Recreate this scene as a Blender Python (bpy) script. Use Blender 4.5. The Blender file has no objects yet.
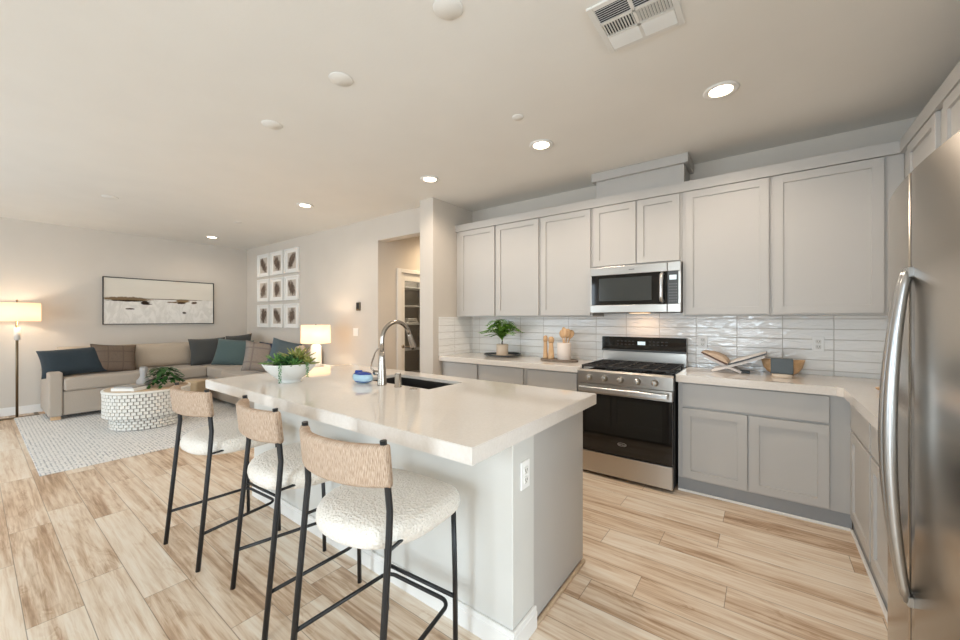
import bpy, bmesh, math, random
from mathutils import Vector, Matrix, Euler
random.seed(7)
PI = math.pi
S = bpy.context.scene
COL = S.collection

# ------------------------------------------------------------------ camera, world, daylight, exposure
cam_data = bpy.data.cameras.new('camera')
cam = bpy.data.objects.new('camera', cam_data)
COL.objects.link(cam)
cam.location = (0, 0, 1.3456)
cam.rotation_euler = (PI / 2, 0, 0.6422)
cam_data.sensor_width = 36.0
cam_data.lens = 36.0 * 381.7646 / 960
cam_data.shift_y = -0.9 / 960
cam_data.clip_start = 0.02
S.camera = cam

S.view_settings.view_transform = 'Standard'
S.view_settings.look = 'None'
S.view_settings.gamma = 1
S.view_settings.use_curve_mapping = False
S.view_settings.exposure = 0.42
S.cycles.use_denoising = True
S.cycles.max_bounces = 8
S.cycles.diffuse_bounces = 6
S.cycles.glossy_bounces = 4
S.cycles.transparent_max_bounces = 8
S.cycles.sample_clamp_indirect = 8

W = bpy.data.worlds.new('world')
S.world = W
W.use_nodes = True
W.node_tree.nodes['Background'].inputs[0].default_value = (0.80, 0.90, 1.0, 1)
W.node_tree.nodes['Background'].inputs[1].default_value = 1.6


def area_light(name, loc, rot, sx, sy, power, color, spread=PI):
    d = bpy.data.lights.new(name, 'AREA')
    d.shape = 'RECTANGLE'
    d.size, d.size_y = sx, sy
    d.energy = power
    d.color = color
    d.spread = spread
    o = bpy.data.objects.new(name, d)
    o.location = loc
    o.rotation_euler = rot
    COL.objects.link(o)
    return o


XN = 4.2                      # outer wall of an unseen nook added right of the camera for side light
DAY = (0.74, 0.89, 1.0)
# daylight entering through the windows and glass doors behind the camera, plus one added side light
area_light('daylight_living_window', (-6.9, -2.78, 1.30), (PI / 2, 0, 0), 2.0, 2.1, 22, DAY)
area_light('daylight_sliding_door', (-4.48, -2.78, 1.20), (PI / 2, 0, 0), 1.9, 2.2, 38, DAY)
area_light('daylight_kitchen_door', (-0.80, -3.10, 1.30), (PI / 2 - 0.30, 0, 0), 1.2, 2.2, 78, DAY)
area_light('added_nook_light', (XN + 0.50, -0.80, 1.30), (PI / 2 - 0.30, 0, PI / 2), 2.7, 2.1, 150, DAY)  # added light from the right, lifts the island end panel


# ------------------------------------------------------------------ materials
def lin(c):
    c = c / 255.0
    return c / 12.92 if c <= 0.04045 else ((c + 0.055) / 1.055) ** 2.4


def rgb(r, g, b):
    return (lin(r), lin(g), lin(b), 1)


class NT:
    def __init__(self, name):
        self.m = bpy.data.materials.new(name)
        self.m.use_nodes = True
        self.t = self.m.node_tree
        self.b = self.t.nodes['Principled BSDF']
        self.out = self.t.nodes['Material Output']

    def n(self, kind, **kw):
        nd = self.t.nodes.new(kind)
        for k, v in kw.items():
            setattr(nd, k, v)
        return nd

    def put(self, sock, v):
        if hasattr(v, 'is_output'):
            self.t.links.new(v, sock)
        else:
            sock.default_value = v

    def math(self, op, a, b=0.0, c=0.0, clamp=False):
        nd = self.n('ShaderNodeMath', operation=op, use_clamp=clamp)
        self.put(nd.inputs[0], a)
        self.put(nd.inputs[1], b)
        self.put(nd.inputs[2], c)
        return nd.outputs[0]

    def coord(self, which='Object'):
        return self.n('ShaderNodeTexCoord').outputs[which]

    def sep(self, v):
        nd = self.n('ShaderNodeSeparateXYZ')
        self.put(nd.inputs[0], v)
        return nd.outputs

    def comb(self, x, y, z):
        nd = self.n('ShaderNodeCombineXYZ')
        for i, v in enumerate((x, y, z)):
            self.put(nd.inputs[i], v)
        return nd.outputs[0]

    def noise(self, vec, scale, detail=3, rough=0.5, dist=0.0):
        nd = self.n('ShaderNodeTexNoise')
        self.put(nd.inputs['Vector'], vec)
        nd.inputs['Scale'].default_value = scale
        nd.inputs['Detail'].default_value = detail
        nd.inputs['Roughness'].default_value = rough
        nd.inputs['Distortion'].default_value = dist
        return nd.outputs[0]

    def white(self, vec):
        nd = self.n('ShaderNodeTexWhiteNoise')
        self.put(nd.inputs['Vector'], vec)
        return nd.outputs[0]

    def mapping(self, vec, scale=(1, 1, 1), loc=(0, 0, 0)):
        nd = self.n('ShaderNodeMapping')
        self.put(nd.inputs['Vector'], vec)
        nd.inputs['Scale'].default_value = scale
        nd.inputs['Location'].default_value = loc
        return nd.outputs[0]

    def mix(self, f, a, b, blend='MIX'):
        nd = self.n('ShaderNodeMix', data_type='RGBA', blend_type=blend)
        self.put(nd.inputs[0], f)
        self.put(nd.inputs[6], a)
        self.put(nd.inputs[7], b)
        return nd.outputs[2]

    def ramp(self, f, stops):
        nd = self.n('ShaderNodeValToRGB')
        self.put(nd.inputs[0], f)
        el = nd.color_ramp.elements
        while len(el) < len(stops):
            el.new(0.5)
        for e, (p, c) in zip(el, stops):
            e.position = p
            e.color = c
        return nd.outputs[0]

    def smooth(self, v, a, b):
        nd = self.n('ShaderNodeMapRange', interpolation_type='SMOOTHSTEP')
        self.put(nd.inputs[0], v)
        nd.inputs[1].default_value = a
        nd.inputs[2].default_value = b
        return nd.outputs[0]

    def bump(self, h, strength=0.3, dist=0.01):
        nd = self.n('ShaderNodeBump')
        self.put(nd.inputs['Height'], h)
        nd.inputs['Strength'].default_value = strength
        nd.inputs['Distance'].default_value = dist
        self.put(self.b.inputs['Normal'], nd.outputs[0])

    def set(self, color=None, rough=None, metal=None, spec=None, **kw):
        if color is not None:
            self.put(self.b.inputs['Base Color'], color)
        if rough is not None:
            self.put(self.b.inputs['Roughness'], rough)
        if metal is not None:
            self.b.inputs['Metallic'].default_value = metal
        if spec is not None:
            self.b.inputs['Specular IOR Level'].default_value = spec
        for k, v in kw.items():
            self.put(self.b.inputs[k], v)
        return self


def paint(name, c, rough=0.6, bump=0.0, scale=200, metal=0.0, spec=0.5):
    n = NT(name)
    co = n.coord()
    f = n.noise(co, 3.0, 2)
    n.set(n.mix(f, rgb(*[max(0, x - 3) for x in c]), rgb(*[min(255, x + 3) for x in c])), rough, metal, spec)
    if bump:
        n.bump(n.noise(co, scale, 3), bump, 0.004)
    return n.m


def fabric(name, c, var=14, scale=180, bump=0.4, rough=0.95):
    n = NT(name)
    co = n.coord()
    f = n.noise(co, scale, 2, 0.6)
    n.set(n.mix(f, rgb(*[max(0, x - var) for x in c]), rgb(*[min(255, x + var) for x in c])), rough, 0, 0.2)
    n.b.inputs['Sheen Weight'].default_value = 0.15
    n.bump(f, bump, 0.004)
    return n.m


def metal(name, c, rough, brushed=None):
    n = NT(name)
    n.set(rgb(*c), rough, 1.0)
    if brushed:
        co = n.mapping(n.coord(), brushed)
        f = n.noise(co, 40, 3, 0.6)
        n.put(n.b.inputs['Roughness'], n.math('MULTIPLY_ADD', f, 0.10, rough - 0.05))
    return n.m


def emit(name, c, strength):
    n = NT(name)
    n.set((0.8, 0.8, 0.8, 1), 0.5)
    n.b.inputs['Emission Color'].default_value = rgb(*c)
    n.b.inputs['Emission Strength'].default_value = strength
    return n.m


def glassy(name, tint, gloss=0.12):
    n = NT(name)
    tr = n.n('ShaderNodeBsdfTransparent')
    tr.inputs[0].default_value = tint
    gl = n.n('ShaderNodeBsdfGlossy')
    gl.inputs['Roughness'].default_value = 0.02
    mx = n.n('ShaderNodeMixShader')
    mx.inputs[0].default_value = gloss
    n.t.links.new(tr.outputs[0], mx.inputs[1])
    n.t.links.new(gl.outputs[0], mx.inputs[2])
    n.t.links.new(mx.outputs[0], n.out.inputs[0])
    return n.m


def make_floor():
    n = NT('oak_planks')
    o = n.sep(n.coord())
    PW, PL = 0.178, 1.22
    yy = n.math('DIVIDE', n.math('ADD', o[1], 10 * PW + 0.032), PW)
    row = n.math('FLOOR', yy)
    off = n.math('MULTIPLY', n.white(n.comb(row, 3.7, 1.0)), PL)
    xx = n.math('DIVIDE', n.math('ADD', n.math('ADD', o[0], 30.0), off), PL)
    colm = n.math('FLOOR', xx)
    r1 = n.white(n.comb(row, colm, 0.0))
    r2 = n.white(n.comb(row, colm, 7.0))
    fy = n.math('FRACT', yy)
    fx = n.math('FRACT', xx)
    ey = n.math('MULTIPLY', n.math('MINIMUM', fy, n.math('SUBTRACT', 1.0, fy)), PW)
    ex = n.math('MULTIPLY', n.math('MINIMUM', fx, n.math('SUBTRACT', 1.0, fx)), PL)
    e = n.math('MINIMUM', ex, ey)
    seam = n.math('SUBTRACT', 1.0, n.smooth(e, 0.0004, 0.0026))
    gx = n.math('MULTIPLY_ADD', r1, 37.0, o[0])
    gy = n.math('MULTIPLY_ADD', r2, 23.0, o[1])
    v = n.comb(gx, gy, r1)
    broad = n.noise(n.mapping(v, (0.9, 7.5, 1)), 1.0, 3, 0.55, 0.9)
    streak = n.noise(n.mapping(v, (2.2, 42, 1)), 1.0, 4, 0.62, 0.5)
    fine = n.noise(n.mapping(v, (9, 240, 1)), 1.0, 3, 0.6)
    knot = n.noise(n.mapping(v, (2.4, 9, 1)), 1.0, 2, 0.5, 1.6)
    ringw = n.math('FRACT', n.math('MULTIPLY', knot, 9.0))
    ringm = n.math('MULTIPLY', n.smooth(ringw, 0.0, 0.8), n.smooth(knot, 0.50, 0.62))
    k = n.math('ADD', n.math('MULTIPLY_ADD', broad, 0.48, 0.022), n.math('MULTIPLY', streak, 0.52))
    k = n.math('ADD', k, n.math('MULTIPLY', n.math('SUBTRACT', r1, 0.5), 0.13))
    k = n.math('ADD', k, n.math('MULTIPLY', n.math('SUBTRACT', fine, 0.5), 0.12))
    k = n.math('SUBTRACT', k, n.math('MULTIPLY', ringm, 0.05))
    c = n.ramp(k, [(0.31, rgb(154, 123, 96)), (0.42, rgb(193, 164, 136)), (0.50, rgb(217, 195, 171)),
                   (0.60, rgb(232, 217, 198)), (0.74, rgb(241, 232, 219))])
    c = n.mix(n.math('MULTIPLY', seam, 0.65), c, rgb(96, 74, 56))
    n.set(c, n.math('MULTIPLY_ADD', streak, 0.18, 0.30), 0, 0.45)
    n.bump(n.math('SUBTRACT', n.math('MULTIPLY', fine, 0.12), seam), 0.25, 0.002)
    return n.m


def make_tile(horizontal):
    # 305 x 80 mm stacked glossy tiles with a hand-made wave; horizontal: 0 = along x, 1 = along y
    n = NT('wavy_white_tile')
    o = n.sep(n.coord())
    u = n.math('DIVIDE', n.math('ADD', o[horizontal], 10 * 0.306 + 0.196 if horizontal == 0 else 0.10), 0.306)
    w = n.math('DIVIDE', n.math('ADD', o[2], 0.004), 0.0795)
    fu, fw = n.math('FRACT', u), n.math('FRACT', w)
    eu = n.math('MULTIPLY', n.math('MINIMUM', fu, n.math('SUBTRACT', 1.0, fu)), 0.306)
    ew = n.math('MULTIPLY', n.math('MINIMUM', fw, n.math('SUBTRACT', 1.0, fw)), 0.0795)
    e = n.math('MINIMUM', eu, ew)
    grout = n.math('SUBTRACT', 1.0, n.smooth(e, 0.0012, 0.0030))
    r = n.white(n.comb(n.math('FLOOR', u), n.math('FLOOR', w), 1.0))
    shift = n.math('MULTIPLY', r, 9.0)
    wave = n.noise(n.comb(n.math('MULTIPLY_ADD', o[horizontal], 9.0, shift), n.math('MULTIPLY', o[2], 34.0), shift), 1.0, 2, 0.5, 0.6)
    c = n.mix(grout, n.mix(r, rgb(244, 243, 240), rgb(249, 248, 246)), rgb(206, 201, 194))
    n.set(c, n.math('MULTIPLY_ADD', grout, 0.5, 0.10), 0, 0.6)
    h = n.math('SUBTRACT', n.math('MULTIPLY', wave, 1.0), n.math('MULTIPLY', grout, 0.30))
    n.bump(h, 1.0, 0.009)
    return n.m


def make_rug():
    n = NT('dashed_rug_weave')
    o = n.sep(n.coord())
    br = n.n('ShaderNodeTexBrick')
    n.put(br.inputs['Vector'], n.comb(o[0], o[1], 0))
    br.offset = 0.5
    br.inputs['Scale'].default_value = 1.0
    br.inputs['Brick Width'].default_value = 0.075
    br.inputs['Row Height'].default_value = 0.028
    br.inputs['Mortar Size'].default_value = 0.0055
    br.inputs['Mortar Smooth'].default_value = 0.2
    br.inputs['Color1'].default_value = rgb(238, 236, 233)
    br.inputs['Color2'].default_value = rgb(226, 225, 223)
    br.inputs['Mortar'].default_value = rgb(150, 153, 158)
    big = n.noise(n.coord(), 2.2, 3)
    dash = n.smooth(n.noise(n.comb(n.math('MULTIPLY', o[0], 26.0), n.math('MULTIPLY', o[1], 40.0), 0.0), 1.0, 2), 0.42, 0.56)
    c = n.mix(n.math('MULTIPLY', dash, n.math('SUBTRACT', 1.0, n.math('MULTIPLY', big, 0.7))), rgb(232, 230, 227), br.outputs[0])
    n.set(c, 0.95, 0, 0.1)
    n.bump(n.math('SUBTRACT', n.noise(n.coord(), 160, 2), br.outputs[1]), 0.5, 0.006)
    return n.m


def make_boucle():
    n = NT('cream_boucle')
    co = n.coord()
    vo = n.n('ShaderNodeTexVoronoi', feature='SMOOTH_F1')
    n.put(vo.inputs['Vector'], co)
    vo.inputs['Scale'].default_value = 130
    f = vo.outputs[0]
    g = n.noise(co, 60, 3)
    n.set(n.mix(f, rgb(240, 234, 225), rgb(220, 211, 199)), 0.95, 0, 0.1)
    n.b.inputs['Sheen Weight'].default_value = 0.3
    n.bump(n.math('SUBTRACT', g, f), 0.6, 0.008)
    return n.m


def make_cord():
    # paper-cord strands running up and down round the band
    n = NT('paper_cord')
    o = n.sep(n.coord())
    ang = n.math('MULTIPLY', o[0], 2 * PI / 0.0052)
    st = n.math('MULTIPLY_ADD', n.math('SINE', ang), 0.5, 0.5)
    pat = n.noise(n.comb(n.math('MULTIPLY', o[0], 420.0), n.math('MULTIPLY', o[2], 45.0), 0.0), 1.0, 3, 0.6)
    k = n.math('ADD', n.math('MULTIPLY', st, 0.12), n.math('MULTIPLY', pat, 0.88))
    n.set(n.ramp(k, [(0.28, rgb(138, 113, 93)), (0.46, rgb(181, 156, 134)), (0.68, rgb(206, 186, 167))]), 0.8, 0, 0.25)
    n.bump(k, 0.6, 0.004)
    return n.m


def make_quartz():
    n = NT('polished_quartz')
    co = n.coord()
    f = n.noise(co, 90, 2)
    g = n.noise(co, 2.2, 4)
    k = n.math('ADD', n.math('MULTIPLY', f, 0.5), n.math('MULTIPLY', g, 0.5))
    n.set(n.ramp(k, [(0.3, rgb(222, 214, 205)), (0.7, rgb(232, 226, 219))]), 0.05, 0, 0.55)
    return n.m


def make_plaid(name, a, b, line, sc):
    n = NT(name)
    o = n.sep(n.coord())
    u = n.math('FRACT', n.math('MULTIPLY', o[0], sc))
    v = n.math('FRACT', n.math('MULTIPLY', o[2], sc))
    l = n.math('MAXIMUM', n.math('SUBTRACT', 1.0, n.smooth(n.math('ABSOLUTE', n.math('SUBTRACT', u, 0.5)), 0.03, 0.06)),
               n.math('SUBTRACT', 1.0, n.smooth(n.math('ABSOLUTE', n.math('SUBTRACT', v, 0.5)), 0.03, 0.06)))
    f = n.noise(n.coord(), 60, 3)
    n.set(n.mix(n.math('MULTIPLY', l, 0.7), n.mix(f, rgb(*a), rgb(*b)), rgb(*line)), 0.95, 0, 0.15)
    n.bump(f, 0.3, 0.004)
    return n.m


def make_wood(name, a, b, sc=(3, 30, 30), rough=0.5):
    n = NT(name)
    f = n.noise(n.mapping(n.coord(), sc), 1.0, 4, 0.6, 0.8)
    n.set(n.ramp(f, [(0.3, rgb(*a)), (0.7, rgb(*b))]), rough, 0, 0.4)
    n.bump(f, 0.15, 0.002)
    return n.m


def make_leaf(name, a, b, rough=0.5):
    n = NT(name)
    f = n.noise(n.coord(), 28, 3)
    n.set(n.mix(n.smooth(f, 0.3, 0.7), rgb(*a), rgb(*b)), rough, 0, 0.35)
    return n.m


def make_seascape():
    # long abstract landscape canvas, local y across (0..1.5) and z up (0..0.74)
    n = NT('seascape_canvas')
    o = n.sep(n.coord('Generated'))
    y, z = o[1], o[2]
    co = n.coord()
    wob = n.noise(n.mapping(co, (1, 6, 3)), 1.0, 3)
    sky = n.mix(n.noise(n.mapping(co, (1, 2, 7)), 1.0, 3), rgb(216, 209, 196), rgb(228, 222, 211))
    foam = n.mix(n.smooth(n.noise(n.mapping(co, (1, 9, 5)), 1.0, 4, 0.6, 1.5), 0.4, 0.62), rgb(222, 218, 211), rgb(236, 232, 226))
    hor = n.math('ADD', 0.56, n.math('MULTIPLY', n.math('SUBTRACT', wob, 0.5), 0.03))
    c = n.mix(n.smooth(n.math('SUBTRACT', z, hor), -0.01, 0.01), foam, sky)

    def blob(cy, cz, ry, rz, col, k, c, amp=0.9):
        dy = n.math('DIVIDE', n.math('SUBTRACT', y, cy), ry)
        dz = n.math('DIVIDE', n.math('SUBTRACT', z, cz), rz)
        d = n.math('SQRT', n.math('ADD', n.math('MULTIPLY', dy, dy), n.math('MULTIPLY', dz, dz)))
        d = n.math('ADD', d, n.math('MULTIPLY', n.math('SUBTRACT', n.noise(n.mapping(co, (1, 14, 20), (0, k, k)), 1.0, 3), 0.5), amp))
        m = n.math('SUBTRACT', 1.0, n.smooth(d, 0.6, 1.0))
        return n.mix(m, c, rgb(*col))
    c = blob(0.19, 0.545, 0.25, 0.06, (128, 106, 78), 1.0, c, 0.9)
    c = blob(0.20, 0.510, 0.19, 0.022, (58, 44, 32), 2.0, c, 1.0)
    c = blob(0.36, 0.44, 0.05, 0.02, (70, 52, 40), 10.0, c, 1.4)
    c = blob(0.60, 0.50, 0.07, 0.02, (120, 98, 74), 11.0, c, 1.3)
    c = blob(0.335, 0.475, 0.05, 0.05, (50, 36, 26), 3.0, c, 1.3)
    c = blob(0.68, 0.535, 0.085, 0.055, (140, 116, 84), 4.0, c, 0.7)
    c = blob(0.665, 0.49, 0.06, 0.03, (70, 52, 38), 5.0, c, 1.2)
    c = blob(0.80, 0.50, 0.035, 0.035, (84, 62, 46), 6.0, c, 1.2)
    c = blob(0.21, 0.33, 0.04, 0.022, (96, 82, 70), 7.0, c, 1.3)
    c = blob(0.70, 0.255, 0.022, 0.03, (92, 84, 78), 8.0, c, 1.2)
    c = blob(0.55, 0.565, 0.45, 0.012, (120, 108, 92), 9.0, c, 0.9)
    n.set(c, 0.8, 0, 0.2)
    return n.m


def make_smoke_print():
    # smoky brown blot on cream paper, different on every print
    n = NT('smoky_print')
    o = n.sep(n.coord('Generated'))
    rnd = n.n('ShaderNodeObjectInfo').outputs['Random']
    x, z = n.math('SUBTRACT', o[0], 0.5), n.math('SUBTRACT', o[2], 0.5)
    tilt = n.math('MULTIPLY', n.math('SUBTRACT', rnd, 0.5), 1.6)
    xx = n.math('ADD', x, n.math('MULTIPLY', z, tilt))
    d = n.math('SQRT', n.math('ADD', n.math('POWER', n.math('ABSOLUTE', n.math('DIVIDE', xx, 0.46)), 2.0),
                              n.math('POWER', n.math('ABSOLUTE', n.math('DIVIDE', z, 0.56)), 2.0)))
    off = n.math('MULTIPLY', rnd, 43.0)
    ns = n.noise(n.comb(n.math('ADD', n.math('MULTIPLY', x, 4.0), off), off, n.math('MULTIPLY', z, 2.4)), 1.0, 4, 0.6, 1.2)
    d = n.math('ADD', d, n.math('MULTIPLY', n.math('SUBTRACT', ns, 0.5), 1.5))
    m = n.math('SUBTRACT', 1.0, n.smooth(d, 0.50, 1.12))
    n2 = n.noise(n.comb(n.math('MULTIPLY', x, 6.0), off, n.math('MULTIPLY', z, 3.0)), 1.0, 3)
    ink = n.mix(n2, rgb(34, 28, 26), rgb(138, 116, 100))
    n.set(n.mix(m, rgb(200, 189, 177), ink), 0.8, 0, 0.2)
    return n.m


M = {}
M['wall'] = paint('greige_wall_paint', (208, 200, 190), 0.85, 0.12, 140)
M['ceiling'] = paint('ceiling_paint', (228, 225, 219), 0.9, 0.14, 60)
M['trim'] = paint('white_trim_paint', (232, 230, 226), 0.45)
M['halfwall'] = paint('island_wall_paint', (211, 209, 203), 0.7, 0.1, 140)
M['cab'] = paint('grey_cabinet_paint', (186, 183, 179), 0.42)
M['toe'] = paint('toe_kick_shaded_grey', (146, 147, 148), 0.5)  # cabinet grey darkened, dimmer light near the floor put into the colour
M['cabin'] = paint('cabinet_carcass_grey', (150, 146, 141), 0.5)
M['floor'] = make_floor()
M['tile_x'] = make_tile(0)
M['tile_y'] = make_tile(1)
M['quartz'] = make_quartz()
M['steel'] = metal('brushed_steel', (186, 181, 174), 0.30, (60, 1, 1))
M['steel_fridge'] = metal('fridge_steel', (180, 173, 164), 0.24, (0.02, 0.02, 24))
M['nickel'] = metal('brushed_nickel', (176, 168, 158), 0.24)
M['chrome'] = metal('satin_handle_steel', (214, 214, 213), 0.30)
M['fridge_handle'] = metal('fridge_handle_steel', (192, 193, 194), 0.28)
M['bronze'] = metal('antique_bronze', (120, 104, 82), 0.4)
M['black'] = paint('black_powder_coat', (22, 22, 24), 0.38)
M['castiron'] = paint('cast_iron', (32, 31, 31), 0.55, 0.3, 300)
M['blackglass'] = paint('black_glass', (9, 10, 11), 0.06, spec=0.6)
M['darkgrey'] = paint('dark_grey_plastic', (66, 68, 70), 0.4)
M['plastic'] = paint('white_plastic', (226, 224, 219), 0.4)
M['plate'] = paint('bright_white_plastic', (242, 241, 238), 0.4)
M['slot'] = paint('dark_slot', (96, 92, 88), 0.7)
M['vent'] = paint('white_vent_metal', (222, 220, 215), 0.5)
M['ventdark'] = paint('duct_dark', (44, 44, 46), 0.8)
M['bulb'] = emit('downlight_lens', (255, 236, 208), 9)
M['hoodlens'] = emit('hood_lamp_lens', (255, 206, 150), 2)
M['display'] = emit('lit_display', (170, 214, 228), 0.55)
M['rug'] = make_rug()
M['boucle'] = make_boucle()
M['cord'] = make_cord()
M['sofa'] = fabric('oat_sofa_fabric', (178, 166, 153), 10, 220)
M['sofaback'] = fabric('oat_cushion_fabric', (188, 173, 155), 10, 220)
M['navy'] = fabric('navy_linen', (50, 59, 65), 10, 160)
M['deepnavy'] = fabric('deep_navy_velvet', (30, 36, 62), 6, 160)
M['charcoal'] = fabric('charcoal_linen', (74, 74, 72), 8, 160)
M['teal'] = fabric('grey_teal_linen', (82, 98, 97), 10, 160)
M['bluegrey'] = fabric('blue_grey_linen', (80, 94, 102), 10, 160)
M['brown'] = make_plaid('brown_plaid_wool', (104, 89, 77), (124, 108, 95), (100, 85, 74), 6.0)
M['taupe'] = make_plaid('taupe_plaid_wool', (128, 119, 112), (150, 140, 132), (116, 107, 102), 4.6)
M['pouf'] = fabric('tan_pouf_fabric', (196, 172, 140), 10, 120)
M['tableblock'] = paint('whitewashed_blocks', (228, 224, 216), 0.7, 0.3, 60)
M['tablecore'] = paint('grey_table_core', (150, 142, 134), 0.8)
M['tabletop'] = make_wood('pale_wood_top', (186, 160, 132), (206, 182, 154), (3, 20, 3), 0.6)
M['ceramic'] = paint('speckled_white_ceramic', (222, 222, 218), 0.5, 0.15, 120)
M['stoneware'] = paint('cream_stoneware', (216, 200, 182), 0.6)
M['greyvase'] = paint('grey_ceramic', (168, 164, 160), 0.6, 0.2, 60)
M['white_ceramic'] = paint('white_crock_glaze', (232, 222, 214), 0.4)
M['soil'] = paint('potting_soil', (56, 44, 34), 0.95, 0.6, 80)
M['leaf'] = make_leaf('fern_green', (66, 124, 38), (140, 184, 72))
M['leafdark'] = make_leaf('dark_foliage', (28, 62, 28), (64, 104, 48))
M['succ'] = make_leaf('succulent_green', (44, 96, 44), (120, 160, 76))
M['succlight'] = make_leaf('olive_succulent', (116, 128, 58), (164, 160, 92))
M['trail'] = make_leaf('trailing_bead_green', (54, 112, 66), (96, 150, 92))
M['stem'] = paint('plant_stem', (70, 64, 40), 0.8)
M['woodlight'] = make_wood('light_beech', (206, 166, 126), (230, 196, 154), (30, 30, 4))
M['woodmid'] = make_wood('acacia_wood', (192, 152, 110), (222, 186, 144), (6, 30, 30))
M['boardgrey'] = make_wood('weathered_board', (104, 92, 82), (142, 128, 116), (6, 30, 30), 0.7)
M['slate'] = paint('slate_grey_panel', (82, 90, 94), 0.5)
M['paper'] = paint('book_pages', (208, 184, 160), 0.8)
M['bookcover'] = paint('brown_book_cover', (110, 78, 64), 0.6)
M['marble'] = paint('white_marble', (226, 220, 212), 0.35)
M['canvas'] = make_seascape()
M['blackframe'] = paint('black_frame_paint', (34, 30, 28), 0.5)
M['mat'] = paint('mat_board', (234, 231, 226), 0.8)
M['print'] = make_smoke_print()
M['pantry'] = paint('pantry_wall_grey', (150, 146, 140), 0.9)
M['doorpaint'] = paint('white_door_paint', (228, 226, 221), 0.45)
M['glass'] = glassy('door_glass', (0.86, 0.88, 0.88, 1), 0.07)
M['towel'] = fabric('white_towels', (226, 220, 212), 6, 120)
M['sinksteel'] = metal('sink_steel', (78, 76, 74), 0.45)
M['blue'] = paint('blue_film', (36, 66, 150), 0.2)
M['paleblue'] = paint('pale_blue_film', (176, 208, 226), 0.15)
M['logo'] = metal('silver_badge', (210, 210, 212), 0.3)


def make_shade():
    n = NT('linen_lamp_shade')
    d = n.n('ShaderNodeBsdfDiffuse')
    d.inputs[0].default_value = rgb(240, 228, 210)
    t = n.n('ShaderNodeBsdfTranslucent')
    t.inputs[0].default_value = rgb(250, 232, 206)
    mx = n.n('ShaderNodeMixShader')
    mx.inputs[0].default_value = 0.55
    n.t.links.new(d.outputs[0], mx.inputs[1])
    n.t.links.new(t.outputs[0], mx.inputs[2])
    em = n.n('ShaderNodeEmission')
    em.inputs[0].default_value = rgb(255, 226, 190)
    em.inputs[1].default_value = 0.26
    ad = n.n('ShaderNodeAddShader')
    n.t.links.new(mx.outputs[0], ad.inputs[0])
    n.t.links.new(em.outputs[0], ad.inputs[1])
    n.t.links.new(ad.outputs[0], n.out.inputs[0])
    return n.m


M['shade'] = make_shade()


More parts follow.
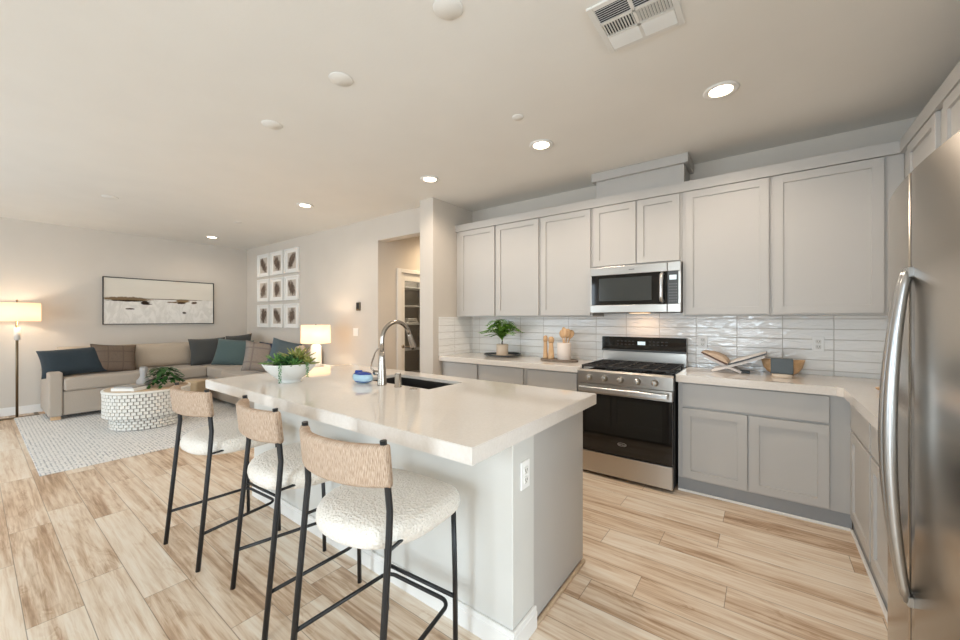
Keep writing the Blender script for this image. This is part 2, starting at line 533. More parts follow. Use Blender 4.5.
# ------------------------------------------------------------------ mesh helpers
class MB:
    def __init__(self):
        self.bm = bmesh.new()

    def _merge(self, b, mat=None):
        if mat is not None:
            bmesh.ops.transform(b, matrix=mat, verts=b.verts)
        me = bpy.data.meshes.new('tmp')
        b.to_mesh(me)
        b.free()
        self.bm.from_mesh(me)
        bpy.data.meshes.remove(me)
        return self

    def box(self, x0, x1, y0, y1, z0, z1, bevel=0.0, seg=2, mat=None):
        b = bmesh.new()
        bmesh.ops.create_cube(b, size=1)
        bmesh.ops.transform(b, matrix=Matrix.Translation(((x0 + x1) / 2, (y0 + y1) / 2, (z0 + z1) / 2)) @
                            Matrix.Diagonal((abs(x1 - x0), abs(y1 - y0), abs(z1 - z0), 1)), verts=b.verts)
        if bevel > 0:
            bmesh.ops.bevel(b, geom=b.edges, offset=bevel, segments=seg, profile=0.5, affect='EDGES')
        return self._merge(b, mat)

    def lathe(self, prof, center=(0, 0, 0), seg=32, axis='Z', sx=1.0, sy=1.0, mat=None, cap=True):
        b = bmesh.new()
        rings = []
        for r, z in prof:
            if r < 1e-6:
                rings.append([b.verts.new((0, 0, z))])
            else:
                rings.append([b.verts.new((r * math.cos(2 * PI * i / seg) * sx, r * math.sin(2 * PI * i / seg) * sy, z)) for i in range(seg)])
        for A, B in zip(rings, rings[1:]):
            if len(A) == 1 and len(B) == 1:
                continue
            for i in range(seg):
                j = (i + 1) % seg
                if len(A) == 1:
                    b.faces.new((A[0], B[j], B[i]))
                elif len(B) == 1:
                    b.faces.new((A[i], A[j], B[0]))
                else:
                    b.faces.new((A[i], A[j], B[j], B[i]))
        for R in (rings[0], rings[-1]):
            if not cap:
                break
            if len(R) > 1 and R is rings[0]:
                b.faces.new(R[::-1])
            elif len(R) > 1:
                b.faces.new(R)
        bmesh.ops.recalc_face_normals(b, faces=b.faces)
        for f in b.faces:
            f.smooth = True
        m = Matrix.Translation(center)
        if axis == 'X':
            m = m @ Matrix.Rotation(PI / 2, 4, 'Y')
        elif axis == 'Y':
            m = m @ Matrix.Rotation(PI / 2, 4, 'X')
        if mat is not None:
            m = mat @ m
        return self._merge(b, m)

    def cyl(self, center, r, h, axis='Z', seg=24, r2=None, mat=None):
        r2 = r if r2 is None else r2
        return self.lathe([(0, 0), (r, 0), (r2, h), (0, h)], center, seg, axis, mat=mat)

    def tube(self, pts, r, seg=10, closed=False, mat=None):
        b = bmesh.new()
        pts = [Vector(p) for p in pts]
        N = len(pts)
        rr = r if isinstance(r, (list, tuple)) else [r] * N
        rings = []
        prev = None
        for i, p in enumerate(pts):
            if closed:
                t = (pts[(i + 1) % N] - pts[i - 1]).normalized()
            else:
                t = (pts[min(i + 1, N - 1)] - pts[max(i - 1, 0)]).normalized()
            if prev is None:
                up = Vector((0, 0, 1)) if abs(t.z) < 0.9 else Vector((1, 0, 0))
                u = t.cross(up).normalized()
            else:
                u = (prev - t * prev.dot(t)).normalized()
            prev = u
            v = t.cross(u)
            rings.append([b.verts.new(p + (u * math.cos(2 * PI * k / seg) + v * math.sin(2 * PI * k / seg)) * rr[i]) for k in range(seg)])
        pairs = list(zip(rings, rings[1:])) + ([(rings[-1], rings[0])] if closed else [])
        for A, B in pairs:
            for k in range(seg):
                l = (k + 1) % seg
                b.faces.new((A[k], A[l], B[l], B[k]))
        if not closed:
            b.faces.new(rings[0][::-1])
            b.faces.new(rings[-1])
        bmesh.ops.recalc_face_normals(b, faces=b.faces)
        for f in b.faces:
            f.smooth = len(f.verts) == 4
        return self._merge(b, mat)

    def poly(self, pts, d, mat=None):
        # closed outline pts extruded by vector d
        b = bmesh.new()
        A = [b.verts.new(p) for p in pts]
        B = [b.verts.new(Vector(p) + Vector(d)) for p in pts]
        b.faces.new(A)
        b.faces.new(B[::-1])
        for i in range(len(A)):
            j = (i + 1) % len(A)
            b.faces.new((A[i], B[i], B[j], A[j]))
        bmesh.ops.recalc_face_normals(b, faces=b.faces)
        return self._merge(b, mat)

    def faces(self, vs, fs, mat=None, smooth=False):
        b = bmesh.new()
        V = [b.verts.new(v) for v in vs]
        for f in fs:
            try:
                ff = b.faces.new([V[i] for i in f])
                ff.smooth = smooth
            except ValueError:
                pass
        bmesh.ops.recalc_face_normals(b, faces=b.faces)
        return self._merge(b, mat)

    def build(self, name, mat, parent=None, smooth=None):
        loc = Vector((0, 0, 0))
        p = parent
        while p is not None:
            loc += p.location
            p = p.parent
        if loc.length > 0:
            bmesh.ops.translate(self.bm, vec=-loc, verts=self.bm.verts)
        me = bpy.data.meshes.new(name)
        if smooth is not None:
            for f in self.bm.faces:
                f.smooth = smooth
        self.bm.to_mesh(me)
        self.bm.free()
        if isinstance(mat, (list, tuple)):
            for m in mat:
                me.materials.append(m)
        else:
            me.materials.append(mat)
        o = bpy.data.objects.new(name, me)
        COL.objects.link(o)
        o.parent = parent
        return o


def open_lathe(mb, prof, center, seg=40, sx=1.0, sy=1.0):
    # surface of revolution without end caps
    vs, fs = [], []
    for r, z in prof:
        for i in range(seg):
            a = 2 * PI * i / seg
            vs.append((center[0] + r * math.cos(a) * sx, center[1] + r * math.sin(a) * sy, center[2] + z))
    for k in range(len(prof) - 1):
        for i in range(seg):
            j = (i + 1) % seg
            fs.append((k * seg + i, k * seg + j, (k + 1) * seg + j, (k + 1) * seg + i))
    return mb.faces(vs, fs, smooth=True)


def tag(o, label, cat, group=None):
    o['label'] = label
    o['category'] = cat
    if group:
        o['group'] = group
    return o


def thing(name, label, cat, loc=(0, 0, 0), group=None):
    o = bpy.data.objects.new(name, None)
    o.empty_display_size = 0.1
    COL.objects.link(o)
    o.location = loc
    return tag(o, label, cat, group)


def struct(mb, name, mat, parent=None):
    o = mb.build(name, mat, parent)
    if parent is None:
        o['kind'] = 'structure'
    return o


def copy_tree(o, parent=None):
    c = o.copy()
    COL.objects.link(c)
    c.parent = parent
    for ch in [x for x in bpy.data.objects if x.parent == o]:
        copy_tree(ch, c)
    return c


def lamp_light(name, kind, loc, energy, color, size=0.05, rot=(0, 0, 0), spot=None, blend=0.6):
    d = bpy.data.lights.new(name, kind)
    d.energy = energy
    d.color = color
    if kind == 'AREA':
        d.shape = 'DISK'
        d.size = size
    else:
        d.shadow_soft_size = size
    if spot:
        d.spot_size = spot
        d.spot_blend = blend
    o = bpy.data.objects.new(name, d)
    o.location = loc
    o.rotation_euler = rot
    COL.objects.link(o)
    return o


# ------------------------------------------------------------------ room shell
XL, XR, YF, YB, YLIV, ZC = -8.4408, 1.035, -2.60, 3.939, 3.3765, 2.749
XW = -3.069            # kitchen side of the short partition
XH = -4.284            # pantry wall of the hall
HB = 5.60              # end of the hall
struct(MB().box(XL - 0.15, XN + 0.15, YF - 0.15, HB + 0.15, -0.12, 0.0), 'floor', M['floor'])
struct(MB().box(XL - 0.15, XN + 0.15, YF - 0.15, HB + 0.15, ZC, ZC + 0.12), 'ceiling', M['ceiling'])
struct(MB().box(XL - 0.15, XL, YF - 0.15, HB, 0, ZC), 'wall_left', M['wall'])
struct(MB().box(XR, XR + 0.12, 1.10, HB, 0, ZC), 'wall_right', M['wall'])
struct(MB().box(XR + 0.12, XN, 1.10, 1.22, 0, ZC), 'wall_added_nook', M['wall'])  # made-up nook, opens the right side to extra light
struct(MB().box(XN, XN + 0.12, YF - 0.12, -2.20, 0, ZC).box(XN, XN + 0.12, 0.60, 1.22, 0, ZC).box(XN, XN + 0.12, -2.20, 0.60, 2.25, ZC).box(XN, XN + 0.12, -2.20, 0.60, 0, 0.04), 'wall_added_side', M['wall'])
fn = MB().box(XN + 0.03, XN + 0.09, -2.20, 0.60, 0.04, 0.10).box(XN + 0.03, XN + 0.09, -2.20, 0.60, 2.19, 2.25)
for yy in (-2.20, -0.83, 0.54):
    fn.box(XN + 0.03, XN + 0.09, yy, yy + 0.06, 0.10, 2.19)
struct(fn, 'window_4', M['trim'])  # frame of the opening added for the side light
struct(MB().box(XW, XR, YB, YB + 0.12, 0, ZC), 'wall_back', M['wall'])
# living wall with the header over the hall opening
struct(MB().box(XL, XH, YLIV, YLIV + 0.139, 0, ZC).box(XH, XW - 0.216, YLIV, YLIV + 0.139, 2.431, ZC), 'wall_living', M['wall'])
struct(MB().box(XW - 0.216, XW, 3.2, HB, 0, ZC), 'wall_partition', M['wall'])
# pantry wall of the hall with a door opening y 3.79..4.55
struct(MB().box(XH - 0.12, XH, YLIV + 0.139, 3.79, 0, ZC).box(XH - 0.12, XH, 4.55, HB, 0, ZC)
       .box(XH - 0.12, XH, 3.79, 4.55, 2.03, ZC), 'wall_pantry', M['wall'])
struct(MB().box(-5.6, XW - 0.216, HB, HB + 0.12, 0, ZC), 'wall_hall', M['wall'])
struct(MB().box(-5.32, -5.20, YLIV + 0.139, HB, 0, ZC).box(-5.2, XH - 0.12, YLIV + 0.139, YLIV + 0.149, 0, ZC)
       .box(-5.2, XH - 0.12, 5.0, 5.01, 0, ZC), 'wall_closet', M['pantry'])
# wall behind the camera with three openings
fw = MB()
ops = [(-7.9, -5.9, 0.25, 2.35), (-5.45, -3.52, 0.03, 2.30), (-1.42, -0.18, 0.03, 2.30)]
x = XL
for a, b, z0, z1 in ops:
    fw.box(x, a, YF - 0.12, YF, 0, ZC)
    fw.box(a, b, YF - 0.12, YF, 0, z0)
    fw.box(a, b, YF - 0.12, YF, z1, ZC)
    x = b
fw.box(x, XN, YF - 0.12, YF, 0, ZC)
struct(fw, 'wall_front', M['wall'])
for i, (a, b, z0, z1) in enumerate(ops):
    f = MB()
    t = 0.05
    f.box(a, b, YF - 0.10, YF - 0.04, z0, z0 + t).box(a, b, YF - 0.10, YF - 0.04, z1 - t, z1)
    for xx in ([a, (a + b) / 2 - t / 2, b - t]):
        f.box(xx, xx + t, YF - 0.10, YF - 0.04, z0 + t, z1 - t)
    struct(f, 'window_%d' % (i + 1), M['trim'])


def board(name, x0, x1, y0, y1, h=0.10):
    return struct(MB().box(x0, x1, y0, y1, 0, h, 0.003, 1), name, M['trim'])


board('baseboard_left', XL, XL + 0.014, YF, YLIV, 0.115)
board('baseboard_living', XL + 0.014, XH, YLIV - 0.014, YLIV, 0.115)
board('baseboard_partition', XW - 0.218, XW + 0.0, 3.186, 3.2, 0.115)
board('baseboard_front', -3.50, -1.44, YF, YF + 0.014, 0.115)

# pantry door: casing, stiles, glass
cas = MB()
cas.box(XH, XH + 0.018, 3.707, 3.79, 0, 2.086, 0.003, 1).box(XH, XH + 0.018, 4.55, 4.633, 0, 2.086, 0.003, 1)
cas.box(XH, XH + 0.018, 3.79, 4.55, 2.03, 2.086, 0.003, 1)
struct(cas, 'trim_1', M['trim'])
dr = MB()
x0, x1 = XH - 0.045, XH - 0.008
dr.box(x0, x1, 3.793, 3.872, 0.01, 2.026, 0.002, 1).box(x0, x1, 4.45, 4.547, 0.01, 2.026, 0.002, 1)
dr.box(x0, x1, 3.872, 4.45, 1.915, 2.026, 0.002, 1).box(x0, x1, 3.872, 4.45, 0.01, 0.22, 0.002, 1)
door1 = struct(dr, 'door_1', M['doorpaint'])
g = MB().box(XH - 0.030, XH - 0.024, 3.873, 4.449, 0.221, 1.914).build('glass_pane', M['glass'], door1)
hd = MB().cyl((XH - 0.008, 3.835, 0.94), 0.026, 0.012, 'X').cyl((XH + 0.002, 3.835, 0.94), 0.010, 0.05, 'X')
hd.box(XH + 0.042, XH + 0.056, 3.825, 3.955, 0.931, 0.949, 0.004)
hd.build('handle', M['nickel'], door1)
# pantry shelves seen through the glass
SH = [0.40, 0.829, 1.265, 1.58, 1.894]
for k, z in enumerate(SH):
    wd = ['lowest', 'second lowest', 'middle', 'second highest', 'topmost'][k]
    tag(MB().box(-5.19, -4.85, YLIV + 0.16, 4.99, z - 0.02, z, 0.002, 1).build('pantry_shelf', M['plastic']),
        '%s white shelf behind the glass pantry door' % wd, 'shelf', 'white pantry shelves')
for k in range(3):
    z0 = 1.266 + k * 0.031
    tag(MB().box(-5.12, -4.865, 4.44 + 0.02 * k, 4.72 - 0.02 * k, z0, z0 + 0.029, 0.012, 2).build('folded_towel', M['towel']),
        '%s folded white towel in the pantry shelf stack' % ['bottom', 'middle', 'top'][k], 'towel', 'folded towels in the pantry')

# ------------------------------------------------------------------ cabinets
CABF = 0.0


def door_mesh(mb, w, h, mat, rail=0.058, t=0.02, rec=0.012):
    """five-piece shaker door, front at local y=0 facing -y, lower left corner at origin"""
    o = [(0, 0), (w, 0), (w, h), (0, h)]
    i1 = [(rail, rail), (w - rail, rail), (w - rail, h - rail), (rail, h - rail)]
    e = 0.0012
    i2 = [(rail + e, rail + e), (w - rail - e, rail + e), (w - rail - e, h - rail - e), (rail + e, h - rail - e)]
    b = 0.0015
    ob = [(b, b), (w - b, b), (w - b, h - b), (b, h - b)]
    vs = [(x, 0, z) for x, z in ob] + [(x, 0, z) for x, z in i1] + [(x, rec, z) for x, z in i2] + \
         [(x, b, z) for x, z in o] + [(x, t, z) for x, z in o]
    fs = []
    for k in range(4):
        l = (k + 1) % 4
        fs += [(k, l, 4 + l, 4 + k), (4 + k, 4 + l, 8 + l, 8 + k), (12 + k, 12 + l, l, k), (16 + k, 16 + l, 12 + l, 12 + k)]
    fs += [(8, 9, 10, 11), (19, 18, 17, 16)]
    return mb.faces(vs, fs, mat)


def slab_mesh(mb, w, h, mat, t=0.02):
    return mb.box(0, w, 0, t, 0, h, 0.0015, 1, mat)


def face_mat(kind, a, z, plane):
    # 'y': door facing -y at y=plane, a = x of left edge; 'x': door facing -x at x=plane, a = y of far edge (left as you face it)
    if kind == 'y':
        return Matrix.Translation((a, plane, z))
    return Matrix.Translation((plane, a, z)) @ Matrix.Rotation(-PI / 2, 4, 'Z')


def cabinet(name, label, cat, kind, a0, a1, z0, z1, front, back, doors=(), drawers=(), group=None):
    """a0<a1 along the run; doors / drawers: (a_lo, a_hi, z_lo, z_hi)"""
    if kind == 'y':
        root = thing(name, label, cat, ((a0 + a1) / 2, (front + back) / 2, z0), group)
        MB().box(a0 + 0.0006, a1 - 0.0006, front, back - 0.001, z0, z1, 0.001, 1).build('cabinet_body', M['cab'], root)
    else:
        root = thing(name, label, cat, ((front + back) / 2, (a0 + a1) / 2, z0), group)
        MB().box(front, back - 0.001, a0 + 0.0006, a1 - 0.0006, z0, z1, 0.001, 1).build('cabinet_body', M['cab'], root)
    for lst, nm, fn in ((doors, 'door', door_mesh), (drawers, 'drawer_front', slab_mesh)):
        for lo, hi, zl, zh in lst:
            mb = MB()
            fn(mb, hi - lo, zh - zl, face_mat(kind, lo if kind == 'y' else hi, zl, front - 0.0205))
            mb.build(nm, M['cab'], root)
    return root


YU = 3.6167
ZU0, ZU1 = 1.372, 2.425
DU0, DU1 = 1.384, 2.412
GU = 'grey upper cabinets along the range wall'
cabinet('upper_cabinet', 'grey single-door upper cabinet in the corner by the partition wall', 'cabinet', 'y', -3.066, -2.472, ZU0, ZU1, YU, YB, [(-3.000, -2.486, DU0, DU1)], (), GU)
cabinet('upper_cabinet', 'grey single-door upper cabinet above the potted fern', 'cabinet', 'y', -2.472, -1.908, ZU0, ZU1, YU, YB, [(-2.462, -1.921, DU0, DU1)], (), GU)
cabinet('upper_cabinet', 'grey single-door upper cabinet directly left of the microwave', 'cabinet', 'y', -1.908, -1.342, ZU0, ZU1, YU, YB, [(-1.893, -1.357, DU0, DU1)], (), GU)
cabinet('upper_cabinet', 'short grey two-door upper cabinet above the microwave', 'cabinet', 'y', -1.342, -0.562, 1.834, ZU1, YU, YB, [(-1.327, -0.938, 1.846, DU1), (-0.929, -0.582, 1.846, DU1)], (), GU)
cabinet('upper_cabinet', 'wide grey single-door upper cabinet directly right of the microwave', 'cabinet', 'y', -0.562, 0.033, ZU0, ZU1, YU, YB, [(-0.541, 0.021, DU0, DU1)], (), GU)
cabinet('upper_cabinet', 'widest grey single-door upper cabinet above the wooden bowl', 'cabinet', 'y', 0.033, 0.7176, ZU0, ZU1, YU, YB, [(0.046, 0.625, DU0, DU1)], (), GU)
XU = 0.7186
GF = 'grey upper cabinets on the fridge wall'
cabinet('upper_cabinet', 'grey upper cabinet on the fridge wall, nearest the corner', 'cabinet', 'x', 2.935, 3.937, ZU0, ZU1, XU, XR, [(2.975, 3.462, DU0, DU1)], (), GF)
cabinet('upper_cabinet', 'grey upper cabinet high beside the fridge, cut by photo edge', 'cabinet', 'x', 2.13, 2.934, ZU0, ZU1, XU, XR, [(2.548, 2.868, DU0, DU1), (2.16, 2.543, DU0, DU1)], (), GF)

# crown board along both upper runs: L-shaped ring
cr = MB()
cr.poly([(-3.0668, YU - 0.024, 2.426), (-3.0668, YB - 0.002, 2.426), (XR - 0.002, YB - 0.002, 2.426), (XR - 0.002, 2.13, 2.426),
         (XU - 0.024, 2.13, 2.426), (XU - 0.024, YU - 0.024, 2.426)], (0, 0, 0.012))
cr.poly([(-3.0668, YU - 0.026, 2.417), (-3.0668, YU - 0.0006, 2.417), (XU - 0.0006, YU - 0.0006, 2.417), (XU - 0.0006, 2.13, 2.417),
         (XU - 0.026, 2.13, 2.417), (XU - 0.026, YU - 0.026, 2.417)], (0, 0, 0.081))
tag(cr.build('cabinet_crown', M['cab']), 'flat grey crown board along the tops of the upper cabinets', 'molding')

vc = thing('vent_chase', 'grey boxed duct chase standing above the microwave cabinet', 'duct cover', (-0.95, 3.78, 2.44))
MB().box(-1.315, -0.555, 3.640, YB - 0.002, 2.4395, 2.68, 0.001, 1).build('chase_box', M['cab'], vc)
MB().box(-1.350, -0.520, 3.605, YB - 0.002, 2.668, ZC - 0.002, 0.002, 1).build('chase_cap', M['cab'], vc)

# base cabinets
YC, YD = 3.2926, 3.348       # counter front edge, cabinet face
ZK, ZB = 0.105, 0.858
GB = 'grey base cabinets along the range wall'
DZ0, DZ1, RZ0, RZ1 = 0.118, 0.655, 0.672, 0.846


def base_left(a0, a1, d0, d1, lab):
    return cabinet('base_cabinet', lab, 'cabinet', 'y', a0, a1, ZK, ZB, YD, YB, [(d0, d1, DZ0, DZ1)], [(d0, d1, RZ0, RZ1)], GB)


base_left(-3.066, -2.515, -3.020, -2.533, 'grey base cabinet under the counter corner by the partition wall')
base_left(-2.515, -1.925, -2.500, -1.952, 'grey base cabinet under the counter below the potted fern')
base_left(-1.925, -1.345, -1.896, -1.383, 'grey base cabinet directly left of the range')
cabinet('base_cabinet', 'grey base cabinet right of the range with wide drawer and two doors', 'cabinet', 'y', -0.552, 0.44, ZK, ZB, YD, YB,
        [(-0.520, -0.104, DZ0, DZ1), (-0.094, 0.331, DZ0, DZ1)], [(-0.520, 0.331, RZ0, RZ1)], GB)
XB = 0.4405
GR = 'grey base cabinets on the fridge wall'
cabinet('base_cabinet', 'grey base cabinet on the fridge wall, nearest the corner', 'cabinet', 'x', 2.705, 3.345, ZK, ZB, XB, XR,
        [(2.722, 3.262, DZ0, DZ1)], [(2.722, 3.262, RZ0, RZ1)], GR)
cabinet('base_cabinet', 'grey base cabinet next to the fridge side', 'cabinet', 'x', 2.125, 2.704, ZK, ZB, XB, XR,
        [(2.14, 2.690, DZ0, DZ1)], [(2.14, 2.690, RZ0, RZ1)], GR)
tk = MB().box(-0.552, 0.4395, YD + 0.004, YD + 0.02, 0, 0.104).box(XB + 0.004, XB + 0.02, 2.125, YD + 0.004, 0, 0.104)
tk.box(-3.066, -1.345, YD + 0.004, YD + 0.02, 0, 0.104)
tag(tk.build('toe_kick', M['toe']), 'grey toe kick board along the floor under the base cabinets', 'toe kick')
sm = MB().box(-0.552, XB - 0.008, YD - 0.012, YD + 0.003, 0, 0.018, 0.005, 2).box(XB - 0.011, XB + 0.003, 2.125, YD - 0.012, 0, 0.018, 0.004, 2)
struct(sm, 'trim_2', M['trim'])

# counters on the walls
ZT = 0.914
ct = MB().box(XW + 0.001, -1.338, YC, YB - 0.001, 0.859, ZT, 0.004, 2)
tag(ct.build('countertop', M['quartz']), 'short pale quartz countertop left of the range under the fern', 'countertop')
ct = MB()
ct.poly([(-0.560, YC, 0.859), (-0.560, YB - 0.001, 0.859), (XR - 0.001, YB - 0.001, 0.859), (XR - 0.001, 2.118, 0.859),
         (0.3897, 2.118, 0.859), (0.3897, YC - 0.03, 0.859), (0.36, YC, 0.859)], (0, 0, ZT - 0.859))
tag(ct.build('countertop', M['quartz']), 'L-shaped pale quartz countertop right of the range reaching the fridge', 'countertop')

# tile backsplash
tag(MB().box(XW + 0.009, XR - 0.001, YB - 0.009, YB - 0.0005, ZT + 0.001, 1.371).box(-1.34, -0.564, YB - 0.009, YB - 0.0005, 1.371, 1.43).build('tile_backsplash', M['tile_x']),
    'glossy white stacked tile backsplash on the range wall', 'backsplash')
tag(MB().box(XW + 0.0005, XW + 0.009, 3.291, YB - 0.0015, ZT + 0.001, 1.371).build('tile_backsplash', M['tile_y']),
    'narrow white tile backsplash on the side of the partition wall', 'backsplash')
tag(MB().box(XR - 0.009, XR - 0.0005, 2.118, YB - 0.010, ZT + 0.001, 1.371).build('tile_backsplash', M['tile_y']),
    'white tile backsplash on the fridge wall behind the fridge', 'backsplash')


def outlet(name, label, loc, rotz, cat='outlet', switch=False, group=None):
    r = thing(name, label, cat, (0, 0, 0), group)
    hw = 0.058 if switch else 0.035
    MB().box(-hw, hw, -0.007, 0, -0.058, 0.058, 0.003, 2).build('cover_plate', M['plate'], r)
    if switch:
        for sx in (-0.023, 0.023):
            MB().box(sx - 0.017, sx + 0.017, -0.011, -0.0072, -0.034, 0.034, 0.002, 1).build('rocker', M['plate'], r)
    else:
        for z in (-0.02, 0.02):
            s = MB().box(-0.016, 0.016, -0.010, -0.0072, z - 0.0145, z + 0.0145, 0.004, 2).build('socket', M['plastic'], r)
            MB().box(-0.008, -0.0055, -0.0108, -0.0102, z - 0.005, z + 0.007).box(0.0055, 0.008, -0.0108, -0.0102, z - 0.004, z + 0.006) \
                .cyl((0, -0.0102, z - 0.009), 0.0022, 0.0006, 'Y').build('slot', M['slot'], s)
    r.location = loc
    r.rotation_euler = (0, 0, rotz)
    return r


outlet('wall_outlet', 'white outlet on the tile behind the book stand', (-0.449, YB - 0.0095, 1.14), 0, group='outlets on the backsplash')
outlet('wall_outlet', 'white outlet on the tile above right of the wooden bowl', (0.326, YB - 0.0095, 1.152), 0, group='outlets on the backsplash')
outlet('wall_outlet', 'white outlet on the end of the island', (-0.8105, 1.394, 0.695), PI / 2)
outlet('light_switch', 'white light switch plate on the living room wall below the thermostat', (-4.785, YLIV - 0.0005, 1.157), 0, 'light switch', True)
th = thing('thermostat', 'small dark square thermostat on the living room wall', 'thermostat', (-4.713, YLIV - 0.01, 1.528))
MB().box(-4.757, -4.669, YLIV - 0.020, YLIV - 0.0005, 1.468, 1.588, 0.006, 2).build('case', M['bronze'], th)
MB().box(-4.745, -4.681, YLIV - 0.0225, YLIV - 0.0203, 1.490, 1.576, 0.001, 1).build('screen', M['blackglass'], th)

# ------------------------------------------------------------------ range
RX0, RX1, RYF = -1.3315, -0.5665, 3.225
rg = thing('gas_range', 'stainless steel gas range with black oven door between the base cabinets', 'range', (-0.949, 3.57, 0))
MB().box(RX0, RX1, RYF + 0.045, 3.925, 0.035, 0.888, 0.003, 1).build('range_body', M['black'], rg)
for fx_ in (RX0 + 0.04, RX1 - 0.04):
    for fy_ in (RYF + 0.09, 3.88):
        MB().cyl((fx_, fy_, 0), 0.018, 0.034).build('foot', M['black'], rg)
MB().box(RX0, RX1, RYF + 0.008, 3.92, 0.889, 0.908, 0.003, 2).build('cooktop', M['blackglass'], rg)
MB().poly([(RX0, RYF - 0.004, 0.792), (RX0, RYF + 0.044, 0.792), (RX0, RYF + 0.044, 0.888), (RX0, RYF + 0.030, 0.909), (RX0, RYF + 0.002, 0.909), (RX0, RYF - 0.008, 0.895)],
          (RX1 - RX0, 0, 0)).build('control_panel', M['steel'], rg)
for k in range(5):
    kx = RX0 + 0.108 + k * 0.1325
    kb = MB().lathe([(0, 0), (0.026, 0), (0.027, 0.006), (0.023, 0.010), (0.021, 0.032), (0.017, 0.036), (0, 0.036)], (kx, RYF - 0.006, 0.845), 24, 'Y')
    kn = kb.build('knob', M['steel'], rg)
    MB().box(kx - 0.004, kx + 0.004, RYF - 0.052, RYF - 0.0425, 0.826, 0.864, 0.002, 1).build('knob_grip', M['chrome'], kn)
od = MB().box(RX0 + 0.004, RX1 - 0.004, RYF, RYF + 0.044, 0.212, 0.704, 0.003, 1).build('oven_door', M['blackglass'], rg)
MB().box(RX0 + 0.004, RX1 - 0.004, RYF - 0.002, RYF + 0.044, 0.705, 0.788, 0.003, 1).build('door_trim', M['steel'], od)
wn = MB()
ax0, ax1, az0, az1 = RX0 + 0.075, RX1 - 0.075, 0.385, 0.675
wn.box(ax0, ax1, RYF - 0.0012, RYF - 0.0002, az0, az1)
wn.build('oven_window', paint('oven_window_glass', (16, 20, 20), 0.05, spec=0.7), od)
hh = MB().box(RX0 + 0.03, RX1 - 0.03, RYF - 0.062, RYF - 0.040, 0.728, 0.770, 0.007, 3)
hh.box(RX0 + 0.045, RX0 + 0.075, RYF - 0.042, RYF - 0.0025, 0.735, 0.763, 0.003, 1).box(RX1 - 0.075, RX1 - 0.045, RYF - 0.042, RYF - 0.0025, 0.735, 0.763, 0.003, 1)
hh.build('handle', M['chrome'], od)
MB().box(RX0 + 0.004, RX1 - 0.004, RYF - 0.002, RYF + 0.044, 0.030, 0.205, 0.004, 2).build('warming_drawer', M['steel'], rg)
# silver badge on the oven door
fc = bpy.data.curves.new('badge_text', 'FONT')
fc.body = 'Whirlpool'
fc.size = 0.014
fc.extrude = 0.0006
fc.align_x = 'CENTER'
fc.materials.append(M['logo'])
ftmp = bpy.data.objects.new('badge_tmp', fc)
COL.objects.link(ftmp)
fme = bpy.data.meshes.new_from_object(ftmp.evaluated_get(bpy.context.evaluated_depsgraph_get()))
bpy.data.objects.remove(ftmp)
fo = bpy.data.objects.new('badge', fme)
COL.objects.link(fo)
fo.parent = od
fo.location = Vector((-0.949, RYF - 0.001, 0.304)) - rg.location
fo.rotation_euler = (PI / 2, 0, 0)
bz = []
for k in range(25):
    a = 2 * PI * k / 24
    bz.append((-0.949 + 0.036 * math.cos(a), RYF - 0.0012, 0.309 + 0.013 * math.sin(a)))
MB().tube(bz[:-1], 0.001, 6, True).build('badge_ring', M['logo'], od)
# grates and burners
for k in range(3):
    gx0 = RX0 + 0.020 + k * 0.2425
    gx1 = gx0 + 0.238
    gm = MB()
    gy0, gy1 = RYF + 0.045, 3.80
    for yy in (gy0, (gy0 + gy1) / 2, gy1):
        gm.box(gx0, gx1, yy - 0.006, yy + 0.006, 0.928, 0.944, 0.002, 1)
    for xx in (gx0 + 0.006, (gx0 + gx1) / 2, gx1 - 0.006):
        gm.box(xx - 0.006, xx + 0.006, gy0, gy1, 0.929, 0.943, 0.002, 1)
    for cy_ in (gy0 + 0.13, gy1 - 0.13):
        gm.box(gx0 + 0.01, gx1 - 0.01, cy_ - 0.005, cy_ + 0.005, 0.930, 0.9435, 0.002, 1)
    for xx in (gx0 + 0.008, gx1 - 0.008):
        for yy in (gy0 + 0.004, gy1 - 0.004):
            gm.box(xx - 0.006, xx + 0.006, yy - 0.006, yy + 0.006, 0.9085, 0.93)
    gm.build('grate', M['castiron'], rg)
    for cy_ in ((gy0 + 0.13, gy1 - 0.13) if k != 1 else ((gy0 + gy1) / 2,)):
        bu = MB().lathe([(0, 0), (0.050, 0), (0.048, 0.010), (0.036, 0.012), (0.036, 0.017), (0, 0.018)], ((gx0 + gx1) / 2, cy_, 0.9085), 24)
        bu.build('burner', M['castiron'], rg)
# back guard
bg = MB().box(RX0 + 0.002, RX1 - 0.002, 3.865, 3.925, 0.909, 1.030, 0.002, 1).build('back_riser', M['steel'], rg)
bg = MB().box(RX0 + 0.002, RX1 - 0.002, 3.845, 3.925, 1.032, 1.172, 0.006, 2).build('back_guard', M['blackglass'], rg)
MB().box(RX0 + 0.002, RX1 - 0.002, 3.840, 3.8445, 1.032, 1.050, 0.001, 1).build('guard_strip', M['darkgrey'], bg)
MB().box(-0.985, -0.915, 3.8435, 3.8448, 1.098, 1.130).build('display', M['display'], bg)
lg = MB()
for sgn in (-1, 1):
    for i in range(5):
        for j in range(2):
            cx_ = -0.95 + sgn * (0.075 + i * 0.036)
            lg.box(cx_ - 0.009, cx_ + 0.009, 3.8440, 3.8448, 1.098 + j * 0.030, 1.103 + j * 0.030)
lg.build('control_legend', M['darkgrey'], bg)

